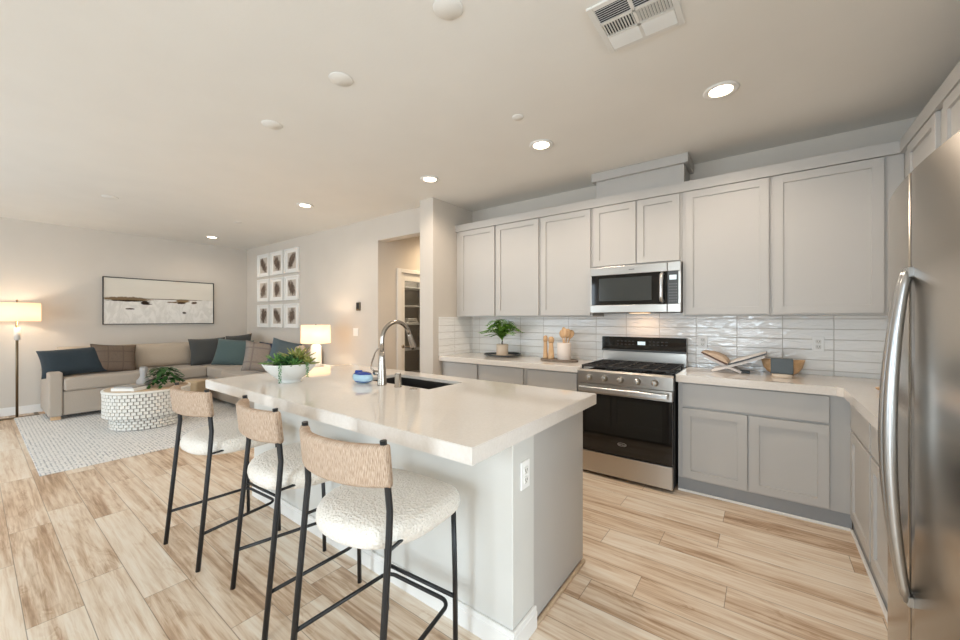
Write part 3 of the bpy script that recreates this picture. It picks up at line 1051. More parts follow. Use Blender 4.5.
# ------------------------------------------------------------------ microwave
MX0, MX1, MYF = -1.3405, -0.5640, 3.545
mw = thing('microwave', 'stainless steel microwave mounted above the range', 'microwave', (-0.952, 3.74, 1.40))
MB().box(MX0, MX1, MYF + 0.042, YB - 0.010, 1.403, 1.832, 0.002, 1).build('microwave_body', M['black'], mw)
SPL = -0.668
md = MB()
md.box(MX0, SPL - 0.001, MYF, MYF + 0.041, 1.752, 1.830, 0.004, 2).box(MX0, SPL - 0.001, MYF, MYF + 0.041, 1.405, 1.476, 0.004, 2)
md.box(MX0, MX0 + 0.016, MYF, MYF + 0.041, 1.476, 1.752, 0.002, 1)
mdo = md.build('microwave_door', M['steel'], mw)
MB().box(MX0 + 0.016, SPL - 0.001, MYF + 0.002, MYF + 0.041, 1.4765, 1.7515, 0.001, 1).build('door_window', M['blackglass'], mdo)
MB().box(MX0 + 0.085, SPL - 0.125, MYF + 0.0008, MYF + 0.0018, 1.512, 1.722).build('window_mesh', paint('microwave_mesh', (58, 62, 62), 0.12, spec=0.6), mdo)
MB().tube([(SPL - 0.040, MYF + 0.004, 1.497), (SPL - 0.040, MYF - 0.034, 1.510), (SPL - 0.040, MYF - 0.038, 1.54), (SPL - 0.040, MYF - 0.038, 1.69),
           (SPL - 0.040, MYF - 0.034, 1.72), (SPL - 0.040, MYF + 0.004, 1.733)], 0.016, 12).build('handle', M['chrome'], mdo)
cp = MB()
cp.box(SPL + 0.001, MX1, MYF, MYF + 0.041, 1.752, 1.830, 0.004, 2).box(SPL + 0.001, MX1, MYF, MYF + 0.041, 1.405, 1.476, 0.004, 2)
cp.box(MX1 - 0.020, MX1, MYF, MYF + 0.041, 1.476, 1.752, 0.002, 1)
cpo = cp.build('control_frame', M['steel'], mw)
kp = MB().box(SPL + 0.001, MX1 - 0.020, MYF + 0.002, MYF + 0.041, 1.4765, 1.7515, 0.001, 1).build('keypad', M['darkgrey'], cpo)
MB().box(SPL + 0.017, MX1 - 0.034, MYF + 0.001, MYF + 0.0019, 1.680, 1.718).build('display', M['display'], kp)
kk = MB()
for i in range(4):
    for j in range(7):
        x_ = SPL + 0.014 + i * 0.017
        kk.box(x_, x_ + 0.011, MYF + 0.0012, MYF + 0.0019, 1.495 + j * 0.024, 1.503 + j * 0.024)
kk.build('key_legend', paint('keypad_print', (112, 114, 116), 0.5), kp)
MB().box(-0.985, -0.935, MYF - 0.0008, MYF - 0.0001, 1.789, 1.795).build('badge', M['darkgrey'], mdo)
MB().box(-1.02, -0.86, 3.70, 3.80, 1.3995, 1.4025).build('hood_lamp', M['hoodlens'], mw)
area_light('hood_lamp_light', (-0.94, 3.75, 1.396), (0, 0, 0), 0.16, 0.10, 0.5, (1.0, 0.62, 0.36))

# ------------------------------------------------------------------ refrigerator
FX, FY0, FS, FY1, FZ = 0.344, 1.185, 1.665, 2.103, 1.78
fr = thing('refrigerator', 'stainless steel side-by-side refrigerator at the right edge', 'refrigerator', (0.70, 1.65, 0))
MB().box(FX + 0.105, XR - 0.03, FY0 + 0.004, FY1 - 0.004, 0.02, FZ - 0.02, 0.004, 1).build('fridge_body', M['darkgrey'], fr)
for yy in (FY0 + 0.06, FY1 - 0.06):
    for xx in (FX + 0.16, XR - 0.1):
        MB().cyl((xx, yy, 0), 0.02, 0.02).build('foot', M['black'], fr)


def fridge_door(y0, y1, name):
    N = 14
    mid, half = FS, 0.48
    pts = []
    for i in range(N + 1):
        y = y0 + (y1 - y0) * i / N
        k = (y - mid) / half
        pts.append((FX + 0.036 * k * k, y))
    e = 0.006
    vs, fs = [], []
    prof = [(FX + 0.10, y0)] + pts + [(FX + 0.10, y1)]
    n = len(prof)
    mb = MB()
    mb.poly([(x, y, 0.055) for x, y in prof], (0, 0, FZ - 0.055))
    o = mb.build(name, M['steel_fridge'], fr)
    for f in o.data.polygons:
        if abs(f.normal.z) < 0.5 and f.normal.x < -0.5:
            f.use_smooth = True
    return o


dfz = fridge_door(FS + 0.0035, FY1, 'freezer_door')
dfr = fridge_door(FY0, FS - 0.0035, 'fridge_door')
MB().box(FX + 0.008, FX + 0.104, FS - 0.003, FS + 0.003, 0.06, FZ - 0.005).build('door_gasket', M['plastic'], fr)
for sgn, par in ((1, dfz), (-1, dfr)):
    pts = []
    for i in range(25):
        t = i / 24
        z = 0.515 + t * 0.970
        bow = math.sin(PI * t) ** 0.75
        pts.append((FX - 0.008 - 0.040 * bow, FS + sgn * (0.014 + 0.012 * bow), z))
    h = MB().tube(pts, [0.011 + 0.005 * math.sin(PI * i / 24) for i in range(25)], 12)
    h.box(FX - 0.012, FX + 0.006, FS + sgn * 0.016 - 0.011, FS + sgn * 0.016 + 0.011, 0.505, 0.535, 0.003, 1)
    h.box(FX - 0.012, FX + 0.006, FS + sgn * 0.016 - 0.011, FS + sgn * 0.016 + 0.011, 1.468, 1.498, 0.003, 1)
    h.build('handle', M['fridge_handle'], par)
MB().box(FX + 0.05, FX + 0.10, FY0 + 0.02, FY1 - 0.02, 0.015, 0.050).build('kick_grille', M['darkgrey'], fr)

# ------------------------------------------------------------------ island
IX0, IX1, IY0, IY1 = -3.195, -0.7855, 1.0063, 2.1765
WX0, WX1, WY0, WYM, WY1 = -3.133, -0.811, 1.303, 1.479, 2.040
isl = thing('kitchen_island', 'white and grey kitchen island base under the long quartz top', 'kitchen island', ((WX0 + WX1) / 2, (WY0 + WY1) / 2, 0))
MB().box(WX0, WX1, WY0, WYM, 0, 0.853, 0.003, 1).build('half_wall', M['halfwall'], isl)
ip = MB().box(WX0, WX1 - 0.002, WYM + 0.0005, WY1, 0.02, 0.62).box(WX0, -2.36, WYM + 0.0005, WY1, 0.62, 0.853).box(-1.60, WX1 - 0.002, WYM + 0.0005, WY1, 0.62, 0.853)
ip.build('cabinet_body', M['cab'], isl)
MB().box(-2.36, -1.60, WY1 - 0.016, WY1, 0.62, 0.853).build('sink_apron', M['cab'], isl)
for a0, a1 in ((-3.12, -2.56), (-2.55, -1.99), (-1.98, -1.42), (-1.41, -0.83)):
    mb = MB()
    door_mesh(mb, a1 - a0, 0.60, Matrix.Translation((a1, WY1 + 0.0205, 0.11)) @ Matrix.Rotation(PI, 4, 'Z'))
    mb.build('door', M['cab'], isl)
bb = MB()
bb.box(WX0, WX1 + 0.013, WY0 - 0.013, WY0 - 0.0002, 0, 0.098, 0.003, 1).box(WX1 + 0.0002, WX1 + 0.013, WY0 - 0.0002, WYM + 0.002, 0, 0.098, 0.003, 1)
bb.box(WX0, WX1 + 0.016, WY0 - 0.016, WY0 - 0.0002, 0, 0.078, 0.003, 1).box(WX1 + 0.0002, WX1 + 0.016, WY0 - 0.0002, WYM + 0.002, 0, 0.078, 0.003, 1)
bb.build('baseboard', M['trim'], isl)
MB().box(WX1 - 0.001, WX1 + 0.015, WYM + 0.003, WY1, 0, 0.020, 0.006, 3).build('shoe_molding', M['tabletop'], isl)

# island top with the sink cut-out
SX0, SX1, SY0, SY1 = -2.32, -1.655, 1.690, 2.018
t = MB()
Z0, Z1 = 0.8545, 0.914
t2 = bmesh.new()


def ring_plate(x0, x1, y0, y1, a0, a1, b0, b1, z0, z1):
    o = [(x0, y0), (x1, y0), (x1, y1), (x0, y1)]
    i = [(a0, b0), (a1, b0), (a1, b1), (a0, b1)]
    vs = [(x, y, z1) for x, y in o] + [(x, y, z1) for x, y in i] + [(x, y, z0) for x, y in o] + [(x, y, z1 - 0.02) for x, y in i]
    fs = []
    for k in range(4):
        l = (k + 1) % 4
        fs += [(k, l, 4 + l, 4 + k), (8 + k, 12 + k, 12 + l, 8 + l), (k, 8 + k, 8 + l, l), (4 + k, 4 + l, 12 + l, 12 + k)]
    return vs, fs


vs, fs = ring_plate(IX0, IX1, IY0, IY1, SX0, SX1, SY0, SY1, Z0, Z1)
t.faces(vs, fs)
bmesh.ops.bevel(t.bm, geom=[e for e in t.bm.edges if all(abs(v.co.z - Z1) < 1e-5 for v in e.verts) and
                            (all(v.co.x in (IX0, IX1) or v.co.y in (IY0, IY1) or abs(v.co.x - IX0) < 1e-4 or abs(v.co.x - IX1) < 1e-4 for v in e.verts)) and len([f for f in e.link_faces if abs(f.normal.z) < 0.5]) > 0],
                offset=0.003, segments=2, affect='EDGES')
tag(t.build('island_countertop', M['quartz']), 'long pale polished quartz top of the kitchen island', 'countertop')
t2.free()
sk = thing('sink', 'undermount steel sink set into the island top', 'sink', ((SX0 + SX1) / 2, (SY0 + SY1) / 2, 0.65))
s = MB()
a, b, c, d = SX0 - 0.001, SX1 + 0.001, SY0 - 0.001, SY1 + 0.001
zb = 0.655
vs = [(a, c, 0.8925), (b, c, 0.8925), (b, d, 0.8925), (a, d, 0.8925), (a + 0.02, c + 0.02, zb), (b - 0.02, c + 0.02, zb), (b - 0.02, d - 0.02, zb), (a + 0.02, d - 0.02, zb)]
s.faces(vs, [(0, 1, 5, 4), (1, 2, 6, 5), (2, 3, 7, 6), (3, 0, 4, 7), (4, 5, 6, 7)])
s.build('basin', M['sinksteel'], sk)
MB().lathe([(0, 0), (0.045, 0), (0.043, 0.004), (0.02, 0.002), (0, 0.002)], ((SX0 + SX1) / 2, (SY0 + SY1) / 2, zb + 0.001), 24).build('drain', M['chrome'], sk)

fc_ = thing('faucet', 'brushed nickel gooseneck faucet at the island sink', 'faucet', (-2.012, 1.618, ZT))
fx, fy = -2.012, 1.618
MB().lathe([(0, 0), (0.031, 0), (0.031, 0.005), (0.029, 0.03), (0.025, 0.10), (0.0185, 0.18), (0.0165, 0.22), (0, 0.22)], (fx, fy, ZT), 28).build('faucet_body', M['nickel'], fc_)
pts = [(fx, fy, ZT + 0.21), (fx, fy, ZT + 0.28)]
R = 0.122
for i in range(1, 19):
    a = PI * i / 18 * 0.90
    pts.append((fx, fy + R - R * math.cos(a), ZT + 0.29 + R * math.sin(a)))
ne = MB().tube(pts, 0.0145, 14).build('gooseneck', M['nickel'], fc_)
e1 = Vector(pts[-1])
dv = (e1 - Vector(pts[-2])).normalized()
MB().tube([e1 + dv * s_ for s_ in (0, 0.01, 0.04, 0.10, 0.115)], [0.0145, 0.016, 0.0185, 0.021, 0.019], 16).build('spray_head', M['nickel'], fc_)
MB().cyl((fx - 0.075, fy, ZT + 0.075), 0.017, 0.055, 'X').build('valve_hub', M['nickel'], fc_)
MB().tube([(fx - 0.080, fy, ZT + 0.085), (fx - 0.102, fy - 0.008, ZT + 0.10), (fx - 0.094, fy - 0.01, ZT + 0.14), (fx - 0.058, fy - 0.01, ZT + 0.21), (fx - 0.030, fy - 0.005, ZT + 0.24), (fx - 0.012, fy, ZT + 0.242)], 0.0055, 10).build('lever', M['nickel'], fc_)
sd = thing('soap_dispenser', 'short nickel cylinder beside the faucet at the sink edge', 'soap dispenser', (-1.871, 1.631, ZT))
MB().lathe([(0, 0), (0.024, 0), (0.024, 0.005), (0.0205, 0.007), (0.0205, 0.082), (0.018, 0.086), (0, 0.086)], (-1.871, 1.631, ZT), 24).build('body', M['nickel'], sd)
MB().cyl((-1.871, 1.631, ZT + 0.0862), 0.012, 0.004).build('cap', M['chrome'], sd)
tag(MB().lathe([(0, 0), (0.024, 0), (0.024, 0.004), (0.015, 0.008), (0, 0.008)], (-1.735, 1.636, ZT), 24).build('disposal_button', M['nickel']),
    'flat round nickel disposal button on the island top', 'button')
# blue pouch
po = thing('sponge_pack', 'blue and clear plastic wrapped sponge pack on the island by the faucet', 'sponge pack', (-2.19, 1.60, ZT))
pk = MB()
N1, N2 = 24, 12
vs, fs = [], []
for j in range(N2 + 1):
    ph = -PI / 2 + PI * j / N2
    for i in range(N1):
        a = 2 * PI * i / N1
        r = math.cos(ph) ** 0.7
        wob = 1 + 0.05 * math.sin(5 * a + 2 * ph)
        vs.append((-2.19 + 0.082 * r * math.cos(a) * wob, 1.60 + 0.055 * r * math.sin(a) * wob, ZT + 0.038 + 0.038 * math.copysign(abs(math.sin(ph)) ** 0.8, math.sin(ph))))
for j in range(N2):
    for i in range(N1):
        k = (i + 1) % N1
        fs.append((j * N1 + i, j * N1 + k, (j + 1) * N1 + k, (j + 1) * N1 + i))
pk.faces(vs, fs, smooth=True)
pko = pk.build('wrapper', [M['paleblue'], M['blue']], po)
for f in pko.data.polygons:
    zz = f.center.z
    if zz > 0.062 or 0.008 < zz < 0.014:
        f.material_index = 1
MB().box(-2.245, -2.195, 1.590, 1.610, ZT + 0.066, ZT + 0.084, 0.006, 2, Matrix.Translation((-2.19, 1.6, 1.0)) @ Matrix.Rotation(0.5, 4, 'Z') @ Matrix.Translation((2.19, -1.6, -1.0))).build('sealed_end', M['blue'], po)

# ------------------------------------------------------------------ bar stools


def arc_pts(c, r, a0, a1, n, z):
    return [(c[0] + r * math.cos(a0 + (a1 - a0) * i / n), c[1] + r * math.sin(a0 + (a1 - a0) * i / n), z) for i in range(n + 1)]


def make_stool(label):
    root = thing('bar_stool', label, 'bar stool', (0, 0, 0), 'bar stools along the island')
    # seat
    seg = 56
    out = []
    for i in range(seg):
        a = 2 * PI * i / seg
        c, s_ = math.cos(a), math.sin(a)
        ex = 2.35 if s_ < 0 else 4.6
        hb = 0.258 if s_ < 0 else 0.222
        r = (abs(c / 0.245) ** ex + abs(s_ / hb) ** ex) ** (-1 / ex)
        out.append((r * c, r * s_))
    prof = [(0.84, 0.578), (0.94, 0.583), (0.985, 0.594), (1.0, 0.612), (0.99, 0.634), (0.955, 0.650), (0.88, 0.661), (0.7, 0.668), (0.4, 0.671)]
    vs, fs = [], []
    for k, z in prof:
        for x_, y_ in out:
            vs.append((x_ * k, y_ * k + 0.034, z))
    for p in range(len(prof) - 1):
        for i in range(seg):
            j = (i + 1) % seg
            fs.append((p * seg + i, p * seg + j, (p + 1) * seg + j, (p + 1) * seg + i))
    fs.append(tuple(range(seg))[::-1])
    fs.append(tuple((len(prof) - 1) * seg + i for i in range(seg)))
    MB().faces(vs, fs, smooth=True).build('seat', M['boucle'], root)
    # rear posts, front legs
    for sx in (-1, 1):
        MB().tube([(sx * 0.226, -0.238, 0), (sx * 0.223, -0.20, 0.40), (sx * 0.219, -0.176, 0.66), (sx * 0.216, -0.170, 0.73), (sx * 0.213, -0.175, 0.80),
                   (sx * 0.209, -0.185, 0.90), (sx * 0.207, -0.190, 0.960)], 0.0115, 12).build('leg', M['black'], root)
        MB().tube([(sx * 0.196, 0.216, 0), (sx * 0.196, 0.212, 0.30), (sx * 0.196, 0.200, 0.60)], 0.0105, 12).build('leg', M['black'], root)
    # seat frame under the cushion
    fm = MB()
    fm.tube([(-0.219, -0.176, 0.606), (-0.170, 0.190, 0.606)], 0.006, 8).tube([(0.219, -0.176, 0.606), (0.170, 0.190, 0.606)], 0.006, 8)
    fm.tube([(-0.170, 0.190, 0.606), (0.170, 0.190, 0.606)], 0.006, 8)
    fm.build('seat_frame', M['black'], root)
    # U-shaped foot rest with rounded front corners plus front stretcher
    zf, rc = 0.187, 0.05
    xr = 0.222
    p = [(-xr, -0.218, zf)]
    p += arc_pts((-0.180 + rc, 0.205 - rc), rc, PI, PI / 2, 6, zf)
    p += arc_pts((0.180 - rc, 0.205 - rc), rc, PI / 2, 0, 6, zf)
    p += [(xr, -0.218, zf)]
    MB().tube(p, 0.0085, 10).build('foot_rest', M['black'], root)
    MB().tube([(-0.196, 0.2135, 0.212), (0.196, 0.2135, 0.212)], 0.0085, 10).build('stretcher', M['black'], root)
    # woven back band wrapped round both posts
    n = 26
    sect = [(-1, -1), (-0.6, -1.12), (0.6, -1.12), (1, -1), (1.12, -0.9), (1.12, 0.9), (1, 1), (0.6, 1.12), (-0.6, 1.12), (-1, 1), (-1.12, 0.9), (-1.12, -0.9)]
    vs, fs = [], []
    K = len(sect)
    th, hz, zc = 0.0185, 0.069, 0.878
    path = []
    for i in range(n + 1):
        u = -1 + 2 * i / n
        x_ = 0.210 * u
        y_ = -0.183 - 0.060 * (1 - abs(u) ** 2.4)
        path.append(Vector((x_, y_, 0)))
    path = [path[0] + Vector((-0.014, 0.006, 0))] + path + [path[-1] + Vector((0.014, 0.006, 0))]
    for i, pt in enumerate(path):
        tdir = (path[min(i + 1, len(path) - 1)] - path[max(i - 1, 0)]).normalized()
        nrm = Vector((-tdir.y, tdir.x, 0))
        thk = th * (0.75 if i in (0, len(path) - 1) else 1.0)
        for a_, b_ in sect:
            q = pt + nrm * (a_ / 1.12 * thk) + Vector((0, -0.10 * (b_ * hz / 1.12) * 1.0, 0))
            vs.append((q.x, q.y, zc + b_ / 1.12 * hz))
    for i in range(len(path) - 1):
        for k in range(K):
            l = (k + 1) % K
            fs.append((i * K + k, i * K + l, (i + 1) * K + l, (i + 1) * K + k))
    fs.append(tuple(range(K)))
    fs.append(tuple((len(path) - 1) * K + k for k in range(K))[::-1])
    MB().faces(vs, fs, smooth=True).build('backrest', M['cord'], root)
    return root


st = make_stool('woven-back bar stool with cream seat, nearest the island corner with the outlet')
for k, (pos, rot, lab) in enumerate([
        ((-1.194, 0.960, 0), 4.5, None),
        ((-1.880, 1.000, 0), -6.0, 'woven-back bar stool with cream seat, middle of the three along the island'),
        ((-2.664, 0.954, 0), 3.3, 'woven-back bar stool with cream seat, closest to the living room')]):
    o = st if k == 0 else copy_tree(st)
    o.location = pos
    o.rotation_euler = (0, 0, math.radians(rot))
    if lab:
        o['label'] = lab

# ------------------------------------------------------------------ plants


def leaf_faces(mb, base, dirv, length, width, droop=0.3, n=4, up=Vector((0, 0, 1)), thick=0.0):
    d = dirv.normalized()
    side = d.cross(up)
    if side.length < 1e-3:
        side = Vector((1, 0, 0))
    side.normalize()
    vs, fs = [], []
    p = Vector(base)
    nrm = side.cross(d).normalized()
    for i in range(n + 1):
        t = i / n
        w = width * math.sin(PI * min(1.0, 0.12 + 0.88 * t)) ** 0.8 if i < n else 0.0
        q = Vector(base) + d * (length * t) - Vector((0, 0, 1)) * (droop * length * t * t)
        vs += [q - side * w / 2, q + nrm * (-0.12 * w - thick), q + side * w / 2]
    for i in range(n):
        a = i * 3
        fs += [(a, a + 1, a + 4, a + 3), (a + 1, a + 2, a + 5, a + 4)]
    if thick:
        for i in range(n):
            a = i * 3
            fs += [(a, a + 3, a + 5, a + 2)]
    mb.faces([tuple(v) for v in vs], fs, smooth=True)


def frond(mb, base, az, length, rise, n=15, lw=0.045):
    p0 = Vector(base)
    h = Vector((math.cos(az), math.sin(az), 0))
    last = None
    pts = []
    for i in range(n + 1):
        t = i / n
        q = p0 + h * (length * t * (0.35 + 0.65 * t)) + Vector((0, 0, rise * math.sin(min(1.0, t * 1.05) * PI * 0.72)))
        pts.append(q)
    mb.tube([tuple(q) for q in pts], 0.0018, 5)
    for i in range(3, n + 1):
        t = i / n
        tang = (pts[i] - pts[i - 1]).normalized()
        side = tang.cross(Vector((0, 0, 1))).normalized()
        L = lw * math.sin(PI * (0.18 + 0.78 * t)) + 0.008
        for sg in (-1, 1):
            leaf_faces(mb, pts[i], side * sg + tang * 0.55 + Vector((0, 0, 0.1)), L, 0.019, 0.25, 2)


# fern in a cream pot on a round tray
BXc, BYc = -2.445, 3.70
tr = thing('round_tray', 'round cream tray with dark rim under the potted fern', 'tray', (BXc, BYc, ZT))
MB().lathe([(0, 0), (0.165, 0), (0.175, 0.004), (0.172, 0.010), (0, 0.010)], (BXc, BYc, ZT), 48).build('tray_base', M['stoneware'], tr)
rim = MB()
rim.tube([(BXc + 0.208 * math.cos(2 * PI * i / 48), BYc + 0.208 * math.sin(2 * PI * i / 48), ZT + 0.024 + 0.004 * math.sin(4 * PI * i / 48)) for i in range(48)], 0.009, 8, True)
open_lathe(rim, [(0.172, 0.009), (0.206, 0.022)], (BXc, BYc, ZT), 48)
rim.build('tray_rim', M['darkgrey'], tr)
pf = thing('potted_fern', 'green fern in a small cream pot on the counter tray', 'potted plant', (BXc, BYc, ZT + 0.0105))
pr = MB().lathe([(0, 0), (0.060, 0), (0.068, 0.006), (0.069, 0.128), (0.064, 0.132), (0.060, 0.128), (0.060, 0.112), (0, 0.112)], (BXc, BYc, ZT + 0.0105), 36)
pr.build('pot', M['stoneware'], pf)
MB().lathe([(0, 0), (0.0585, 0), (0.04, 0.004), (0, 0.006)], (BXc, BYc, ZT + 0.1245), 20).build('soil', M['soil'], pf)
MB().tube([(BXc, BYc, ZT + 0.126), (BXc - 0.003, BYc, ZT + 0.155), (BXc + 0.002, BYc, ZT + 0.18)], [0.009, 0.008, 0.006], 8).build('stem', M['stem'], pf)
fo_ = MB()
base = (BXc, BYc, ZT + 0.175)
for i, (az, ln, ri) in enumerate([(185, .34, .12), (205, .36, .10), (165, .26, .16), (225, .30, .17), (250, .26, .20), (270, .24, .14), (300, .26, .20), (320, .28, .18), (345, .28, .15),
                                  (10, .27, .15), (0, .25, .19), (285, .20, .19), (35, .2, .19), (60, .16, .19), (140, .2, .18), (235, .2, .20), (330, .3, .10), (190, .22, .20), (215, .26, .06), (350, .22, .20)]):
    frond(fo_, base, math.radians(az), ln * random.uniform(0.75, 1.05), min(0.262, ri * 1.45 + 0.03) * random.uniform(0.45, 1.0), 18, 0.066)
    frond(fo_, base, math.radians(az + 9), ln * 0.55, min(0.255, ri * 1.5 + 0.05) * random.uniform(0.5, 1.0), 14, 0.060)
fo_.build('fronds', M['leaf'], pf)

# pepper mills, utensil crock on a board
BX2, BY2 = -1.712, 3.65
bd = MB().lathe([(0, 0), (0.198, 0), (0.203, 0.004), (0.203, 0.013), (0.198, 0.017), (0, 0.017)], (BX2, BY2, ZT), 48, sy=0.62)
tag(bd.build('serving_board', M['boardgrey']), 'oval weathered wooden board under the utensil crock', 'board')
zb2 = ZT + 0.0172
for k, (mx, my, hgt, lab) in enumerate([(-1.860, 3.64, 0.245, 'taller slim wooden pepper mill, left of the pair'), (-1.790, 3.630, 0.235, 'wooden pepper mill with wide head, beside the utensil crock')]):
    r = thing('pepper_mill', lab, 'pepper mill', (mx, my, zb2), 'pepper mills on the board')
    w_ = 0.026 if k == 0 else 0.033
    MB().lathe([(0, 0), (w_, 0), (w_ * 0.98, 0.02), (w_ * 0.80, hgt * 0.40), (w_ * 0.66, hgt * 0.62), (w_ * 0.72, hgt * 0.70), (0, hgt * 0.70)], (mx, my, zb2), 24).build('mill_body', M['woodlight'], r)
    MB().lathe([(0, 0), (w_ * 0.72, 0), (w_ * 0.92, hgt * 0.08), (w_ * 0.90, hgt * 0.20), (w_ * 0.6, hgt * 0.27), (0, hgt * 0.29)], (mx, my, zb2 + hgt * 0.705), 24).build('mill_head', M['woodmid'], r)
cx2, cy2 = -1.655, 3.655
ck = MB().lathe([(0, 0), (0.066, 0), (0.070, 0.006), (0.070, 0.168), (0.066, 0.173), (0.062, 0.168), (0.062, 0.012), (0, 0.012)], (cx2, cy2, zb2), 40)
tag(ck.build('utensil_crock', M['white_ceramic']), 'white ceramic crock of wooden utensils on the counter', 'crock')
UT = [(-0.035, 0.01, -16, 'round-bowled wooden spoon leaning left in the crock', 0.031, 0.042),
      (-0.008, 0.02, -6, 'narrow wooden spatula standing upright in the crock', 0.022, 0.055),
      (0.012, -0.01, 4, 'slim wooden spoon near the middle of the crock', 0.020, 0.050),
      (0.030, 0.0, 13, 'slotted wooden spatula tilting to the right in the crock', 0.028, 0.048),
      (0.036, 0.025, 20, 'dark-edged wooden spoon leaning furthest right in the crock', 0.029, 0.044)]
for k, (dx, dy, an, lab, bw, bh) in enumerate(UT):
    ang = math.radians(an * 0.72)
    root = thing('wooden_utensil', lab, 'utensil', (cx2 - dx * 0.25, cy2 + dy * 1.3, zb2 + 0.022), 'wooden utensils in the crock')
    mt = M['woodlight'] if k % 2 == 0 else M['woodmid']
    MB_ = MB().tube([(0, 0, 0), (0, 0, 0.20)], [0.0055, 0.006], 8)
    b0 = root.location.copy()
    root.location = (0, 0, 0)
    MB_.build('shaft', mt, root)
    MB().lathe([(0, 0), (0.006, 0.0), (bw * 0.95, bh * 0.6), (bw * 1.2, bh * 1.1), (bw * 1.1, bh * 1.65), (bw * 0.6, bh * 2.05), (0, bh * 2.15)], (0, 0, 0.195), 20, sy=0.28).build('bowl', mt, root)
    root.location = b0
    root.rotation_euler = (0, ang, math.radians(10 * (k - 2)))

# book on an X stand
BY0, BY1 = 3.62, 3.84


def xz_strip(pts, t, y0, y1, name, mat, par):
    # ribbon of thickness t through (x,z) points, running from y0 to y1
    mb = MB()
    up, lo = [], []
    for i, (x_, z_) in enumerate(pts):
        a_ = Vector(pts[max(i - 1, 0)])
        b_ = Vector(pts[min(i + 1, len(pts) - 1)])
        d_ = (b_ - a_).normalized()
        nn = Vector((-d_.y, d_.x)) * t / 2
        up.append((x_ + nn.x, y0, z_ + nn.y))
        lo.append((x_ - nn.x, y0, z_ - nn.y))
    mb.poly(up + lo[::-1], (0, y1 - y0, 0))
    return mb.build(name, mat, par)


bs = thing('book_stand', 'white X-shaped book stand on the counter right of the range', 'book stand', (-0.24, 3.72, ZT))
xz_strip([(-0.352, 0.926), (-0.16, 0.995), (-0.005, 1.060)], 0.019, BY0, BY0 + 0.03, 'slat', M['white_ceramic'], bs)
xz_strip([(-0.352, 0.926), (-0.16, 0.995), (-0.005, 1.060)], 0.019, BY1 - 0.03, BY1, 'slat', M['white_ceramic'], bs)
xz_strip([(-0.155, 0.922), (-0.27, 0.972), (-0.41, 1.043)], 0.019, BY0 + 0.031, BY0 + 0.06, 'slat', M['white_ceramic'], bs)
xz_strip([(-0.155, 0.922), (-0.27, 0.972), (-0.41, 1.043)], 0.019, BY1 - 0.06, BY1 - 0.031, 'slat', M['white_ceramic'], bs)
MB().tube([(-0.242, BY0 + 0.001, 0.962), (-0.242, BY1 - 0.001, 0.962)], 0.008, 10).build('pivot_rod', M['nickel'], bs)
MB().box(-0.17, -0.10, BY0 + 0.062, BY1 - 0.062, 0.9145, 0.932, 0.004, 1).build('foot_bar', M['slate'], bs)
bk = thing('open_book', 'open brown-covered book lying on the white X stand', 'book', (-0.24, 3.73, 0.985))
xz_strip([(-0.248, 0.984), (-0.32, 1.020), (-0.425, 1.072)], 0.008, BY0 - 0.02, BY1 + 0.02, 'cover', M['bookcover'], bk)
xz_strip([(-0.236, 0.984), (-0.12, 1.029), (0.008, 1.083)], 0.008, BY0 - 0.02, BY1 + 0.02, 'cover', M['darkgrey'], bk)
pg = MB()
pg.poly([(-0.240, BY0 - 0.012, 0.990), (-0.32, BY0 - 0.012, 1.028), (-0.420, BY0 - 0.012, 1.079), (-0.37, BY0 - 0.012, 1.072), (-0.32, BY0 - 0.012, 1.062), (-0.275, BY0 - 0.012, 1.040), (-0.248, BY0 - 0.012, 1.012)], (0, BY1 - BY0 + 0.024, 0))
pg.build('pages', M['paper'], bk)
pg = MB()
pg.poly([(-0.232, BY0 - 0.012, 0.993), (-0.12, BY0 - 0.012, 1.0365), (0.003, BY0 - 0.012, 1.088), (-0.11, BY0 - 0.012, 1.048), (-0.20, BY0 - 0.012, 1.016)], (0, BY1 - BY0 + 0.024, 0))
pg.build('pages', M['white_ceramic'], bk)

wb = thing('wooden_bowl', 'long shallow wooden bowl on the counter behind the grey panel', 'bowl', (0.105, 3.76, ZT))
w = MB()
prof = [(0.045, 0.0), (0.06, 0.003), (0.092, 0.028), (0.113, 0.062), (0.123, 0.094), (0.127, 0.114), (0.122, 0.114), (0.116, 0.092), (0.104, 0.062), (0.082, 0.032), (0.03, 0.014)]
seg = 40
vs, fs = [], []
for r_, z_ in prof:
    for i in range(seg):
        a = 2 * PI * i / seg
        ex = 1.06
        vs.append((0.105 + r_ * math.cos(a) * ex, 3.76 + r_ * math.sin(a) * 0.72, ZT + z_ + (0.010 * math.cos(a) ** 4 if z_ > 0.08 else 0)))
for k in range(len(prof) - 1):
    for i in range(seg):
        j = (i + 1) % seg
        fs.append((k * seg + i, k * seg + j, (k + 1) * seg + j, (k + 1) * seg + i))
fs.append(tuple(range(seg))[::-1])
fs.append(tuple((len(prof) - 1) * seg + i for i in range(seg)))
w.faces(vs, fs, smooth=True)
w.build('bowl', M['woodmid'], wb)
sp = thing('small_panel', 'slate grey rectangular panel on a rounded base before the wooden bowl', 'display panel', (0.125, 3.58, ZT))
MB().lathe([(0, 0), (0.055, 0), (0.062, 0.008), (0.060, 0.024), (0.05, 0.028), (0, 0.028)], (0.098, 3.588, ZT), 32, sy=0.6).build('rounded_base', M['stoneware'], sp)
MB().box(0.030, 0.162, 3.560, 3.592, ZT + 0.030, ZT + 0.142, 0.006, 2).build('panel', M['slate'], sp)
wd = thing('wooden_dish', 'small wooden dish on the counter partly behind the fridge', 'dish', (0.63, 3.2, ZT))
